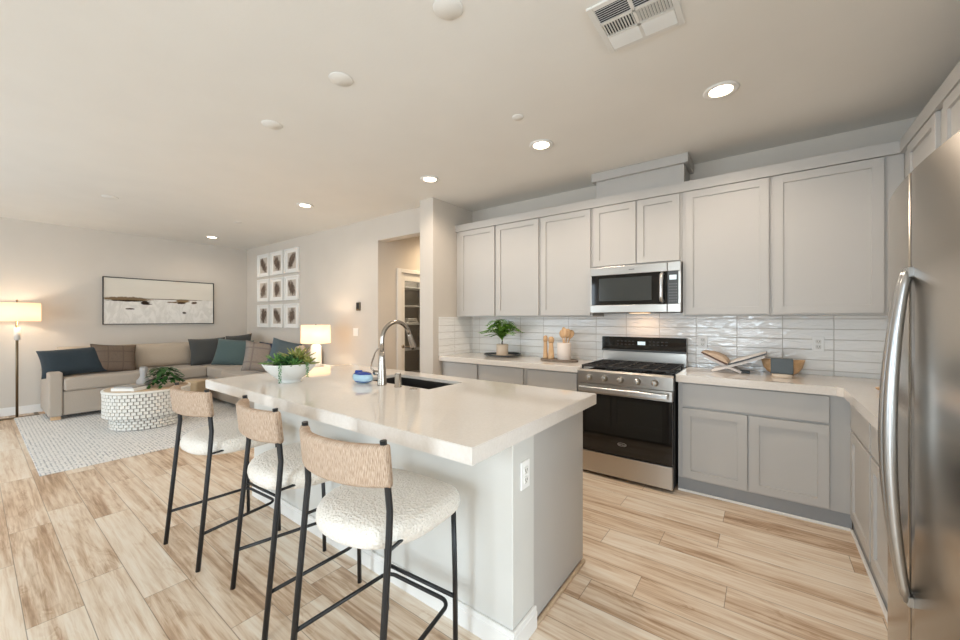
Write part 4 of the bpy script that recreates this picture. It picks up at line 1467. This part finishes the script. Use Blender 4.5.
MB().lathe([(0, 0), (0.07, 0), (0.105, 0.018), (0.112, 0.026), (0.105, 0.026), (0.07, 0.010), (0, 0.008)], (0.63, 3.2, ZT), 36).build('dish', M['woodmid'], wd)

# succulent bowl on the island
SBX, SBY = -2.63, 1.325
sb = thing('succulent_bowl', 'white footed bowl of succulents with trailing strands on the island', 'planter', (SBX, SBY, ZT))
bw = MB().lathe([(0, 0), (0.070, 0), (0.074, 0.006), (0.066, 0.016), (0.070, 0.020), (0.105, 0.045), (0.148, 0.088), (0.168, 0.122), (0.172, 0.128), (0.166, 0.130), (0.160, 0.124), (0.140, 0.108), (0, 0.104)], (SBX, SBY, ZT), 48)
bw.build('bowl', M['ceramic'], sb)
MB().lathe([(0, 0), (0.138, 0), (0.10, 0.010), (0, 0.016)], (SBX, SBY, ZT + 0.1085), 28).build('soil', M['soil'], sb)


def rosette(cx, cy, cz, n, L, wd, mat, tilt0=0.2, nm='succulent', rings=3):
    mb = MB()
    for r_ in range(rings):
        for i in range(n - r_):
            az = 2 * PI * i / (n - r_) + r_ * 0.4 + random.uniform(-0.12, 0.12)
            el = tilt0 + r_ * (1.15 - tilt0 * 0.5) / max(1, rings - 1)
            d_ = Vector((math.cos(az) * math.cos(el), math.sin(az) * math.cos(el), math.sin(el)))
            leaf_faces(mb, (cx, cy, cz), d_, L * (1 - 0.14 * r_) * random.uniform(0.85, 1.1), wd, 0.10, 4, thick=0.004)
    mb.build(nm, mat, sb)


zs = ZT + 0.12
rosette(SBX - 0.050, SBY - 0.055, zs, 11, 0.125, 0.020, M['succ'], 0.25)
rosette(SBX + 0.055, SBY - 0.030, zs, 12, 0.115, 0.024, M['leafdark'], 0.35)
rosette(SBX + 0.010, SBY + 0.050, zs + 0.01, 10, 0.155, 0.026, M['succlight'], 0.6)
rosette(SBX + 0.110, SBY - 0.02, zs, 9, 0.085, 0.018, M['succ'], 0.2)
rosette(SBX + 0.120, SBY + 0.06, zs + 0.005, 9, 0.085, 0.022, M['succlight'], 0.2)
rosette(SBX - 0.09, SBY + 0.04, zs, 9, 0.11, 0.022, M['leafdark'], 0.3)
for (az, ln) in ((-46, 0.115), (10, 0.085)):
    a = math.radians(az)
    tm = MB()
    rr = 0.176
    x_, y_ = SBX + rr * math.cos(a), SBY + rr * math.sin(a)
    tm.tube([(SBX + 0.11 * math.cos(a), SBY + 0.11 * math.sin(a), zs), (x_ - 0.01 * math.cos(a), y_ - 0.01 * math.sin(a), ZT + 0.142), (x_, y_, ZT + 0.130), (x_, y_, ZT + 0.13 - ln)], 0.0015, 5)
    k = 0
    z_ = ZT + 0.135
    while z_ > ZT + 0.13 - ln:
        for q in range(3):
            an = k * 1.3 + q * 2.1
            tm.lathe([(0, -0.0048), (0.0042, 0), (0, 0.0048)], (x_ + 0.008 * math.cos(an), y_ + 0.008 * math.sin(an), z_ + 0.003 * math.sin(7 * an)), 7)
        z_ -= 0.0125
        k += 1
    tm.build('trailing_strand', M['trail'], sb)

# ------------------------------------------------------------------ living room: rug, sofa, table
tag(MB().box(-8.13, -4.96, 0.358, 2.62, 0.0005, 0.012, 0.004, 1).build('area_rug', M['rug']), 'pale grey dashed area rug under the sofa and coffee table', 'rug')
ZR = 0.0125

so = thing('sectional_sofa', 'oat-coloured L-shaped sectional sofa along two living room walls', 'sofa', (-7.4, 2.3, ZR))
MB().box(-8.37, -7.475, 0.745, 3.32, 0.065, 0.385, 0.015, 2).build('sofa_base', M['sofa'], so)
MB().box(-7.474, -5.60, 2.375, 3.32, 0.065, 0.385, 0.015, 2).build('sofa_base', M['sofa'], so)
MB().box(-8.38, -7.455, 0.612, 0.742, 0.060, 0.640, 0.022, 3).build('arm', M['sofa'], so)
MB().box(-8.40, -8.19, 0.62, 3.33, 0.10, 0.86, 0.035, 3).build('back', M['sofa'], so)
MB().box(-8.19, -5.60, 3.12, 3.33, 0.10, 0.86, 0.035, 3).build('back', M['sofa'], so)
SC = [(-8.185, -7.435, 0.748, 1.590), (-8.185, -7.435, 1.594, 2.372), (-8.185, -7.440, 2.376, 3.115), (-7.436, -6.76, 2.352, 3.115)]
for a0, a1, b0, b1 in SC:
    MB().box(a0, a1, b0, b1, 0.387, 0.560, 0.035, 3).build('seat_cushion', M['sofa'], so)
cu = bmesh.new()
rp = []
x0_, x1_, y0_, y1_, rr = -6.755, -5.605, 2.285, 3.115, 0.16
for cx_, cy_, a0_ in ((x1_ - rr, y0_ + rr, -PI / 2), (x1_ - 0.02, y1_ - 0.02, 0), (x0_ + 0.02, y1_ - 0.02, PI / 2), (x0_ + rr, y0_ + rr, PI)):
    r2 = rr if cy_ < 3 else 0.02
    for i in range(7):
        a = a0_ + PI / 2 * i / 6
        rp.append((cx_ + r2 * math.cos(a), cy_ + r2 * math.sin(a), 0.387))
cm = MB().poly(rp, (0, 0, 0.183))
bmesh.ops.bevel(cm.bm, geom=[e for e in cm.bm.edges if abs(e.verts[0].co.z - e.verts[1].co.z) < 1e-4], offset=0.03, segments=3, affect='EDGES')
cm.build('seat_cushion', M['sofa'], so, smooth=True)
cu.free()


def pillow_mesh(w, h, t, pinch=0.07, n=14):
    vs, fs = [], []
    for side in (-1, 1):
        for j in range(n + 1):
            v = -1 + 2 * j / n
            for i in range(n + 1):
                u = -1 + 2 * i / n
                x_ = u * w / 2 * (1 - pinch * (1 - v * v) * abs(u) ** 2)
                z_ = v * h / 2 * (1 - pinch * (1 - u * u) * abs(v) ** 2)
                th_ = max(0.0, (1 - u ** 4)) ** 0.55 * max(0.0, (1 - v ** 4)) ** 0.55
                vs.append((x_, side * (t / 2 * th_ + 0.004), z_))
    N = (n + 1) ** 2
    for s_ in range(2):
        for j in range(n):
            for i in range(n):
                a = s_ * N + j * (n + 1) + i
                fs.append((a, a + 1, a + n + 2, a + n + 1))
    edge = [i for i in range(n + 1)] + [j * (n + 1) + n for j in range(1, n + 1)] + [n * (n + 1) + i for i in range(n - 1, -1, -1)] + [j * (n + 1) for j in range(n - 1, 0, -1)]
    for k in range(len(edge)):
        a, b = edge[k], edge[(k + 1) % len(edge)]
        fs.append((a, b, b + N, a + N))
    return vs, fs


def cushion(root, w, h, t, mat, loc, rot, name='back_cushion'):
    vs, fs = pillow_mesh(w, h, t, 0.02)
    m = Matrix.Translation(loc) @ Euler(rot, 'XYZ').to_matrix().to_4x4()
    return MB().faces(vs, fs, m, True).build(name, mat, root)


R90 = PI / 2
for y_, w_ in ((1.15, 0.80), (1.97, 0.84), (2.75, 0.72)):
    cushion(so, w_, 0.40, 0.22, M['sofaback'], (-8.09, y_, 0.745), (math.radians(-9), 0, R90))
for x_, w_ in ((-7.35, 0.80), (-6.60, 0.70), (-5.95, 0.66)):
    cushion(so, w_, 0.40, 0.22, M['sofaback'], (x_, 3.02, 0.745), (math.radians(-9), 0, 0))
for fx_, fy_ in ((-7.53, 0.68), (-8.30, 0.68), (-5.68, 2.46), (-5.68, 3.25), (-7.55, 3.25)):
    fz_ = ZR + 0.0002 if -8.1 < fx_ and fy_ < 2.6 else 0.0
    MB().box(fx_ - 0.045, fx_ + 0.045, fy_ - 0.045, fy_ + 0.045, fz_, 0.066, 0.004, 1).build('foot', M['woodlight'], so)


def pillow(label, mat, w, h, t, loc, rot, group='throw pillows on the sectional sofa'):
    vs, fs = pillow_mesh(w, h, t)
    o = MB().faces(vs, fs, None, True).build('throw_pillow', mat)
    o.location = loc
    o.rotation_euler = rot
    return tag(o, label, 'pillow', group)


d2 = math.radians
pillow('dark navy lumbar pillow beside the sofa arm near the floor lamp', M['navy'], 0.64, 0.42, 0.17, (-7.80, 0.87, 0.748), (d2(-30), d2(-3), R90 + d2(4)))
pillow('brown plaid pillow beside the navy lumbar pillow', M['brown'], 0.52, 0.44, 0.17, (-7.84, 1.30, 0.758), (d2(-22), d2(5), R90 + d2(3)))
pillow('charcoal pillow in front of the sofa corner, left of the teal pillow', M['charcoal'], 0.54, 0.48, 0.17, (-7.80, 2.50, 0.785), (d2(-18), d2(-2), R90 - d2(8)))
pillow('grey-teal pillow in the sofa corner', M['teal'], 0.60, 0.47, 0.17, (-7.36, 2.72, 0.770), (d2(-20), d2(4), d2(40)))
pillow('dark charcoal pillow peeking out behind the grey-teal pillow', M['charcoal'], 0.50, 0.50, 0.15, (-7.82, 2.97, 0.815), (d2(-16), d2(-6), d2(35)))
pillow('taupe plaid pillow standing on the right seat of the sofa', M['taupe'], 0.42, 0.46, 0.14, (-5.96, 2.56, 0.790), (d2(-22), d2(10), d2(72)))
pillow('deep navy pillow squeezed behind the taupe plaid pillow', M['deepnavy'], 0.42, 0.42, 0.14, (-5.93, 2.72, 0.785), (d2(-16), d2(6), d2(50)))
pillow('blue-grey pillow at the right end of the sofa behind the succulents', M['bluegrey'], 0.42, 0.46, 0.14, (-5.80, 2.84, 0.810), (d2(-24), d2(16), d2(66)))

pouf = thing('pouf', 'small square tan pouf between coffee table and sofa', 'pouf', (-7.12, 2.10, ZR))
MB().box(-7.27, -6.97, 1.95, 2.25, ZR, 0.40, 0.03, 3, Matrix.Translation((-7.12, 2.1, 0)) @ Matrix.Rotation(d2(36), 4, 'Z') @ Matrix.Translation((7.12, -2.1, 0))).build('cushion', M['pouf'], pouf)

# coffee table with staggered blocks
TX, TY = -6.33, 1.37
ctb = thing('coffee_table', 'round whitewashed coffee table clad in staggered blocks on the rug', 'coffee table', (TX, TY, ZR))
MB().lathe([(0, 0), (0.35, 0), (0.35, 0.145), (0, 0.145)], (TX, TY, ZR), 64).build('lower_drum', M['tablecore'], ctb)
MB().lathe([(0, 0), (0.412, 0), (0.412, 0.295), (0, 0.295)], (TX, TY, ZR + 0.146), 72).build('upper_drum', M['tablecore'], ctb)


def blocks(r, z0, rows, rh, ncol, name):
    mb = MB()
    vs, fs = [], []
    for j in range(rows):
        for i in range(ncol):
            a0 = 2 * PI * (i + (0.5 if j % 2 else 0) + 0.11) / ncol
            a1 = 2 * PI * (i + (0.5 if j % 2 else 0) + 0.89) / ncol
            za, zb_ = z0 + j * rh + 0.0008, z0 + (j + 1) * rh - 0.0004
            ri, ro = r - 0.002, r + 0.016
            b0 = len(vs)
            for rad, zz in ((ri, za), (ro, za + 0.004), (ro, zb_ - 0.003), (ri, zb_)):
                for a in (a0, a1):
                    vs.append((TX + rad * math.cos(a), TY + rad * math.sin(a), zz))
            fs += [(b0, b0 + 1, b0 + 3, b0 + 2), (b0 + 2, b0 + 3, b0 + 5, b0 + 4), (b0 + 4, b0 + 5, b0 + 7, b0 + 6),
                   (b0, b0 + 2, b0 + 4, b0 + 6), (b0 + 1, b0 + 7, b0 + 5, b0 + 3)]
    mb.faces(vs, fs)
    return mb.build(name, M['tableblock'], ctb)


blocks(0.35, ZR + 0.004, 4, 0.035, 40, 'block_cladding')
blocks(0.412, ZR + 0.150, 7, 0.0412, 48, 'block_cladding')
MB().lathe([(0, 0), (0.432, 0), (0.435, 0.004), (0.435, 0.022), (0.431, 0.026), (0, 0.026)], (TX, TY, ZR + 0.4415), 80).build('top_rim', M['tableblock'], ctb)
MB().lathe([(0, 0), (0.41, 0), (0.41, 0.003), (0, 0.003)], (TX, TY, ZR + 0.4677), 72).build('tabletop', M['tabletop'], ctb)
ZTB = ZR + 0.4708
bks = thing('coffee_table_book', 'thick pale book lying flat on the coffee table, lower one', 'book', (-6.20, 1.17, ZTB), 'books on the coffee table')
rotb = Matrix.Translation((-6.20, 1.17, 0)) @ Matrix.Rotation(d2(36), 4, 'Z')
MB().box(-0.14, 0.14, -0.10, 0.10, ZTB, ZTB + 0.034, 0.002, 1, rotb).build('cover', M['mat'], bks)
bks = thing('coffee_table_book', 'thin white book on top of the thicker coffee table book', 'book', (-6.20, 1.17, ZTB + 0.0345), 'books on the coffee table')
MB().box(-0.12, 0.11, -0.085, 0.085, ZTB + 0.0345, ZTB + 0.052, 0.002, 1, rotb).build('cover', M['greyvase'], bks)
vz = thing('grey_vase', 'small grey wavy ceramic vase on the coffee table beside the plant', 'vase', (-6.50, 1.36, ZTB))
MB().lathe([(0, 0), (0.085, 0), (0.105, 0.02), (0.10, 0.06), (0.06, 0.10), (0.045, 0.14), (0.062, 0.19), (0.055, 0.235), (0.04, 0.24), (0.03, 0.22), (0, 0.2)], (-6.50, 1.36, ZTB), 28, sx=1.1, sy=0.7).build('vase_body', M['greyvase'], vz)
cpn = thing('table_plant', 'leafy green plant in a low pot on the coffee table', 'potted plant', (-6.21, 1.53, ZTB))
MB().lathe([(0, 0), (0.07, 0), (0.10, 0.04), (0.11, 0.085), (0.10, 0.088), (0.09, 0.07), (0, 0.065)], (-6.21, 1.53, ZTB), 32).build('pot', M['stoneware'], cpn)
lf = MB()
for i in range(150):
    az = random.uniform(0, 2 * PI)
    el = random.uniform(-0.35, 1.3)
    rad = random.uniform(0.04, 0.15)
    b_ = Vector((-6.22 + rad * math.cos(az) * math.cos(el * 0.6), 1.51 + rad * math.sin(az) * math.cos(el * 0.6), ZTB + 0.125 + 0.11 * math.sin(el)))
    leaf_faces(lf, b_, Vector((math.cos(az), math.sin(az), random.uniform(-0.5, 0.8))), random.uniform(0.06, 0.10), random.uniform(0.035, 0.055), 0.4, 3)
for (az, ln) in ((-2.4, 0.16), (-1.2, 0.13), (-0.5, 0.16), (2.0, 0.1)):
    for k in range(8):
        rr = 0.12 + 0.012 * k
        b_ = Vector((-6.21 + rr * math.cos(az), 1.53 + rr * math.sin(az), ZTB + 0.11 - ln * k / 12))
        if b_.z > ZTB + 0.03:
            leaf_faces(lf, b_, Vector((math.cos(az + k), math.sin(az + k), -0.4)), 0.06, 0.04, 0.4, 3)
lf.build('foliage', M['leafdark'], cpn)

# ------------------------------------------------------------------ lamps
WARM = (1.0, 0.82, 0.62)
LX, LY = -8.13, 0.385
fl = thing('floor_lamp', 'bronze floor lamp with white drum shade beside the sofa arm', 'floor lamp', (LX, LY, 0))
bs_ = MB().box(LX - 0.02, LX + 0.02, LY - 0.20, LY + 0.20, 0, 0.02, 0.004, 1, None)
bs_.box(LX - 0.02, LX + 0.26, LY - 0.20, LY - 0.16, 0, 0.02, 0.004, 1).box(LX - 0.20, LX + 0.02, LY + 0.16, LY + 0.20, 0, 0.02, 0.004, 1)
bs_.build('base', M['bronze'], fl)
MB().cyl((LX, LY, 0.0205), 0.013, 1.45).build('pole', M['bronze'], fl)
MB().cyl((LX, LY, 1.06), 0.030, 0.17, seg=28).build('grip', M['marble'], fl)
sh = MB()
open_lathe(sh, [(0.212, 1.318), (0.215, 1.318), (0.215, 1.566), (0.212, 1.566), (0.212, 1.318)], (LX, LY, 0), 48)
sh.build('lamp_shade', M['shade'], fl)
sp_ = MB()
for k in range(3):
    a = 2 * PI * k / 3
    sp_.tube([(LX, LY, 1.545), (LX + 0.212 * math.cos(a), LY + 0.212 * math.sin(a), 1.545)], 0.003, 6)
sp_.cyl((LX, LY, 1.50), 0.008, 0.09).lathe([(0, 0), (0.014, 0.008), (0, 0.024)], (LX, LY, 1.59), 12)
sp_.build('finial', M['bronze'], fl)
MB().lathe([(0, -0.03), (0.02, -0.02), (0.028, 0.0), (0.02, 0.022), (0, 0.03)], (LX + 0.045, LY, 1.45), 16).build('bulb', emit('lamp_bulb', (255, 214, 160), 6), fl)
lamp_light('floor_lamp_light', 'POINT', (LX + 0.045, LY + 0.05, 1.45), 5.5, WARM, 0.035)

et = thing('end_table', 'small white end table beneath the ceramic table lamp', 'end table', (-5.06, 2.92, 0))
MB().box(-5.33, -4.80, 2.66, 3.16, 0.645, 0.675, 0.004, 2).build('table_top', M['tableblock'], et)
for x_ in (-5.30, -4.83):
    for y_ in (2.69, 3.13):
        MB().box(x_ - 0.02, x_ + 0.02, y_ - 0.02, y_ + 0.02, 0.0, 0.6445).build('leg', M['tableblock'], et)
tx, ty = -5.07, 2.92
tl = thing('table_lamp', 'white ceramic table lamp with drum shade on the end table', 'table lamp', (tx, ty, 0.6755))
MB().lathe([(0, 0), (0.095, 0), (0.095, 0.02), (0.080, 0.035), (0.072, 0.29), (0.05, 0.31), (0.02, 0.32), (0, 0.32)], (tx, ty, 0.6755), 8).build('lamp_base', M['marble'], tl)
MB().cyl((tx, ty, 0.996), 0.010, 0.16).build('stem', M['bronze'], tl)
sh = MB()
open_lathe(sh, [(0.188, 1.010), (0.196, 1.010), (0.190, 1.262), (0.187, 1.262), (0.185, 1.010)], (tx, ty, 0), 44)
sh.build('lamp_shade', M['shade'], tl)
sp_ = MB()
for k in range(3):
    a = 2 * PI * k / 3 + 0.4
    sp_.tube([(tx, ty, 1.235), (tx + 0.187 * math.cos(a), ty + 0.187 * math.sin(a), 1.235)], 0.003, 6)
sp_.cyl((tx, ty, 1.15), 0.006, 0.125)
sp_.build('harp', M['bronze'], tl)
lamp_light('table_lamp_light', 'POINT', (tx + 0.03, ty + 0.02, 1.14), 7.5, WARM, 0.035)

# ------------------------------------------------------------------ pictures
pa = thing('landscape_painting', 'long abstract beach landscape canvas in thin black frame above the sofa', 'painting', (XL + 0.02, 2.02, 1.26))
py0, py1, pz0, pz1 = 1.262, 2.783, 1.258, 2.024
MB().box(XL + 0.002, XL + 0.032, py0 + 0.012, py1 - 0.012, pz0 + 0.012, pz1 - 0.012).build('canvas', M['canvas'], pa)
fm = MB()
fm.box(XL + 0.001, XL + 0.042, py0, py0 + 0.011, pz0, pz1).box(XL + 0.001, XL + 0.042, py1 - 0.011, py1, pz0, pz1)
fm.box(XL + 0.001, XL + 0.042, py0 + 0.011, py1 - 0.011, pz0, pz0 + 0.011).box(XL + 0.001, XL + 0.042, py0 + 0.011, py1 - 0.011, pz1 - 0.011, pz1)
fm.build('frame', M['blackframe'], pa)


def make_frame():
    r = thing('picture_frame', 'x', 'picture', (0, 0, 0), 'white framed prints on the living room wall')
    w_, h_ = 0.235, 0.212
    mb = MB()
    mb.box(-w_, -w_ + 0.024, -0.036, 0, -h_, h_, 0.002, 1).box(w_ - 0.024, w_, -0.036, 0, -h_, h_, 0.002, 1)
    mb.box(-w_ + 0.024, w_ - 0.024, -0.036, 0, -h_, -h_ + 0.024, 0.002, 1).box(-w_ + 0.024, w_ - 0.024, -0.036, 0, h_ - 0.024, h_, 0.002, 1)
    mb.build('frame', M['trim'], r)
    MB().box(-w_ + 0.024, w_ - 0.024, -0.016, -0.002, -h_ + 0.024, h_ - 0.024).build('mat_board', M['mat'], r)
    MB().box(-0.138, 0.138, -0.0185, -0.0165, -0.142, 0.142).build('print', M['print'], r)
    return r


pf0 = make_frame()
first = True
for i, rz in enumerate((2.365, 1.890, 1.405)):
    for j, cx_ in enumerate((-7.665, -7.135, -6.605)):
        o = pf0 if first else copy_tree(pf0)
        first = False
        o.location = (cx_, YLIV - 0.0012, rz)
        o['label'] = 'white framed smoky brown print, %s row, %s column of the nine' % (('top', 'middle', 'bottom')[i], ('left', 'centre', 'right')[j])

# ------------------------------------------------------------------ ceiling fittings
CL = [(-0.219, 2.757, 'largest lit recessed ceiling light, nearest the fridge'),
      (-1.445, 2.755, 'lit recessed ceiling light above the range side of the kitchen'),
      (-2.692, 2.760, 'lit recessed ceiling light near the partition wall end'),
      (-4.536, 2.471, 'lit recessed ceiling light before the hall opening'),
      (-7.577, 2.482, 'lit recessed ceiling light above the sofa corner')]
for k, (x_, y_, lab) in enumerate(CL):
    r = thing('ceiling_light', lab, 'ceiling light', (x_, y_, ZC), 'recessed ceiling lights')
    MB().lathe([(0.062, 0), (0.094, 0), (0.096, -0.004), (0.088, -0.010), (0.066, -0.008)], (x_, y_, ZC - 0.0005), 40, cap=False).build('trim_ring', M['trim'], r)
    MB().lathe([(0, 0), (0.062, 0), (0.060, -0.003), (0, -0.004)], (x_, y_, ZC - 0.004), 32).build('lens', M['bulb'], r)
    lamp_light('downlight', 'SPOT', (x_, y_, ZC - 0.02), 33 if k < 3 else 15, (1.0, 0.84, 0.68), 0.06, (0, 0, 0), d2(164), 0.6)
for k, (x_, y_, lab) in enumerate([(-1.147, 1.293, 'round white cover plate on the ceiling, nearest the vent'), (-1.987, 1.300, 'round white cover plate on the ceiling, middle of its row'),
                                   (-2.850, 1.306, 'round white cover plate on the ceiling, furthest from the vent')]):
    tag(MB().lathe([(0, 0), (0.066, 0), (0.068, -0.002), (0.065, -0.005), (0, -0.006)], (x_, y_, ZC - 0.0005), 36).build('ceiling_cover', M['ceiling']), lab, 'cover plate', 'cover plates above the island')
for (x_, y_, r_, lab) in [(-1.377, 2.281, 0.040, 'small round sprinkler cap on the kitchen ceiling'), (-6.034, 0.967, 0.075, 'faint round detector on the living room ceiling'),
                          (-6.137, 2.336, 0.055, 'small round sprinkler cap on the living room ceiling')]:
    tag(MB().lathe([(0, 0), (r_, 0), (r_, -0.003), (r_ * 0.94, -0.006), (0, -0.007)], (x_, y_, ZC - 0.0005), 32).build('sprinkler_cover' if r_ < 0.07 else 'smoke_detector', M['ceiling']), lab, 'ceiling cap')
vn = thing('air_vent', 'square white louvered air vent in the kitchen ceiling', 'air vent', (-0.477, 1.843, ZC))
vx0, vx1, vy0, vy1 = -0.652, -0.302, 1.668, 2.018
MB().box(vx0 + 0.02, vx1 - 0.02, vy0 + 0.02, vy1 - 0.02, ZC - 0.003, ZC - 0.001).build('duct', M['ventdark'], vn)
f = MB()
e_ = 0.028
f.box(vx0, vx0 + e_, vy0, vy1, ZC - 0.012, ZC - 0.0005, 0.003, 1).box(vx1 - e_, vx1, vy0, vy1, ZC - 0.012, ZC - 0.0005, 0.003, 1)
f.box(vx0 + e_, vx1 - e_, vy0, vy0 + e_, ZC - 0.012, ZC - 0.0005, 0.003, 1).box(vx0 + e_, vx1 - e_, vy1 - e_, vy1, ZC - 0.012, ZC - 0.0005, 0.003, 1)
mx_ = (vx0 + vx1) / 2
f.box(mx_ - 0.007, mx_ + 0.007, vy0 + e_, vy1 - e_, ZC - 0.013, ZC - 0.004)
ch = (vy1 - vy0 - 2 * e_) / 3
for k in (1, 2):
    yy = vy0 + e_ + k * ch
    f.box(vx0 + e_, vx1 - e_, yy - 0.006, yy + 0.006, ZC - 0.013, ZC - 0.004)
f.build('vent_frame', M['vent'], vn)
for k in range(3):
    for j in range(2):
        a0 = (vx0 + e_) if j == 0 else mx_ + 0.007
        a1 = mx_ - 0.007 if j == 0 else vx1 - e_
        b0 = vy0 + e_ + k * ch + (0.006 if k else 0)
        b1 = vy0 + e_ + (k + 1) * ch - (0.006 if k < 2 else 0)
        lm = MB()
        if k == 1:
            nsl = 11
            for i in range(nsl):
                xx = a0 + (i + 0.5) * (a1 - a0) / nsl
                m_ = Matrix.Translation((xx, 0, ZC - 0.010)) @ Matrix.Rotation(d2(40 if j == 0 else -40), 4, 'Y')
                lm.box(-0.0055, 0.0055, b0, b1, -0.0008, 0.0008, 0, 1, m_)
        else:
            nsl = 7
            for i in range(nsl):
                yy = b0 + (i + 0.5) * (b1 - b0) / nsl
                m_ = Matrix.Translation((0, yy, ZC - 0.010)) @ Matrix.Rotation(d2(-38 if k == 2 else 38), 4, 'X')
                lm.box(a0, a1, -0.0065, 0.0065, -0.0008, 0.0008, 0, 1, m_)
        lm.build('louver_panel', M['vent'], vn)

# hall ceiling lamp light (fitting is out of view behind the header)
lamp_light('hall_downlight', 'SPOT', (-3.85, 4.45, ZC - 0.03), 48, (1.0, 0.78, 0.52), 0.06, (0, 0, 0), d2(150), 0.8)
lamp_light('pantry_fill_light', 'POINT', (-4.62, 4.2, ZC - 0.14), 24, (1.0, 0.9, 0.78), 0.08)  # unseen lamp added to brighten the pantry behind the glass
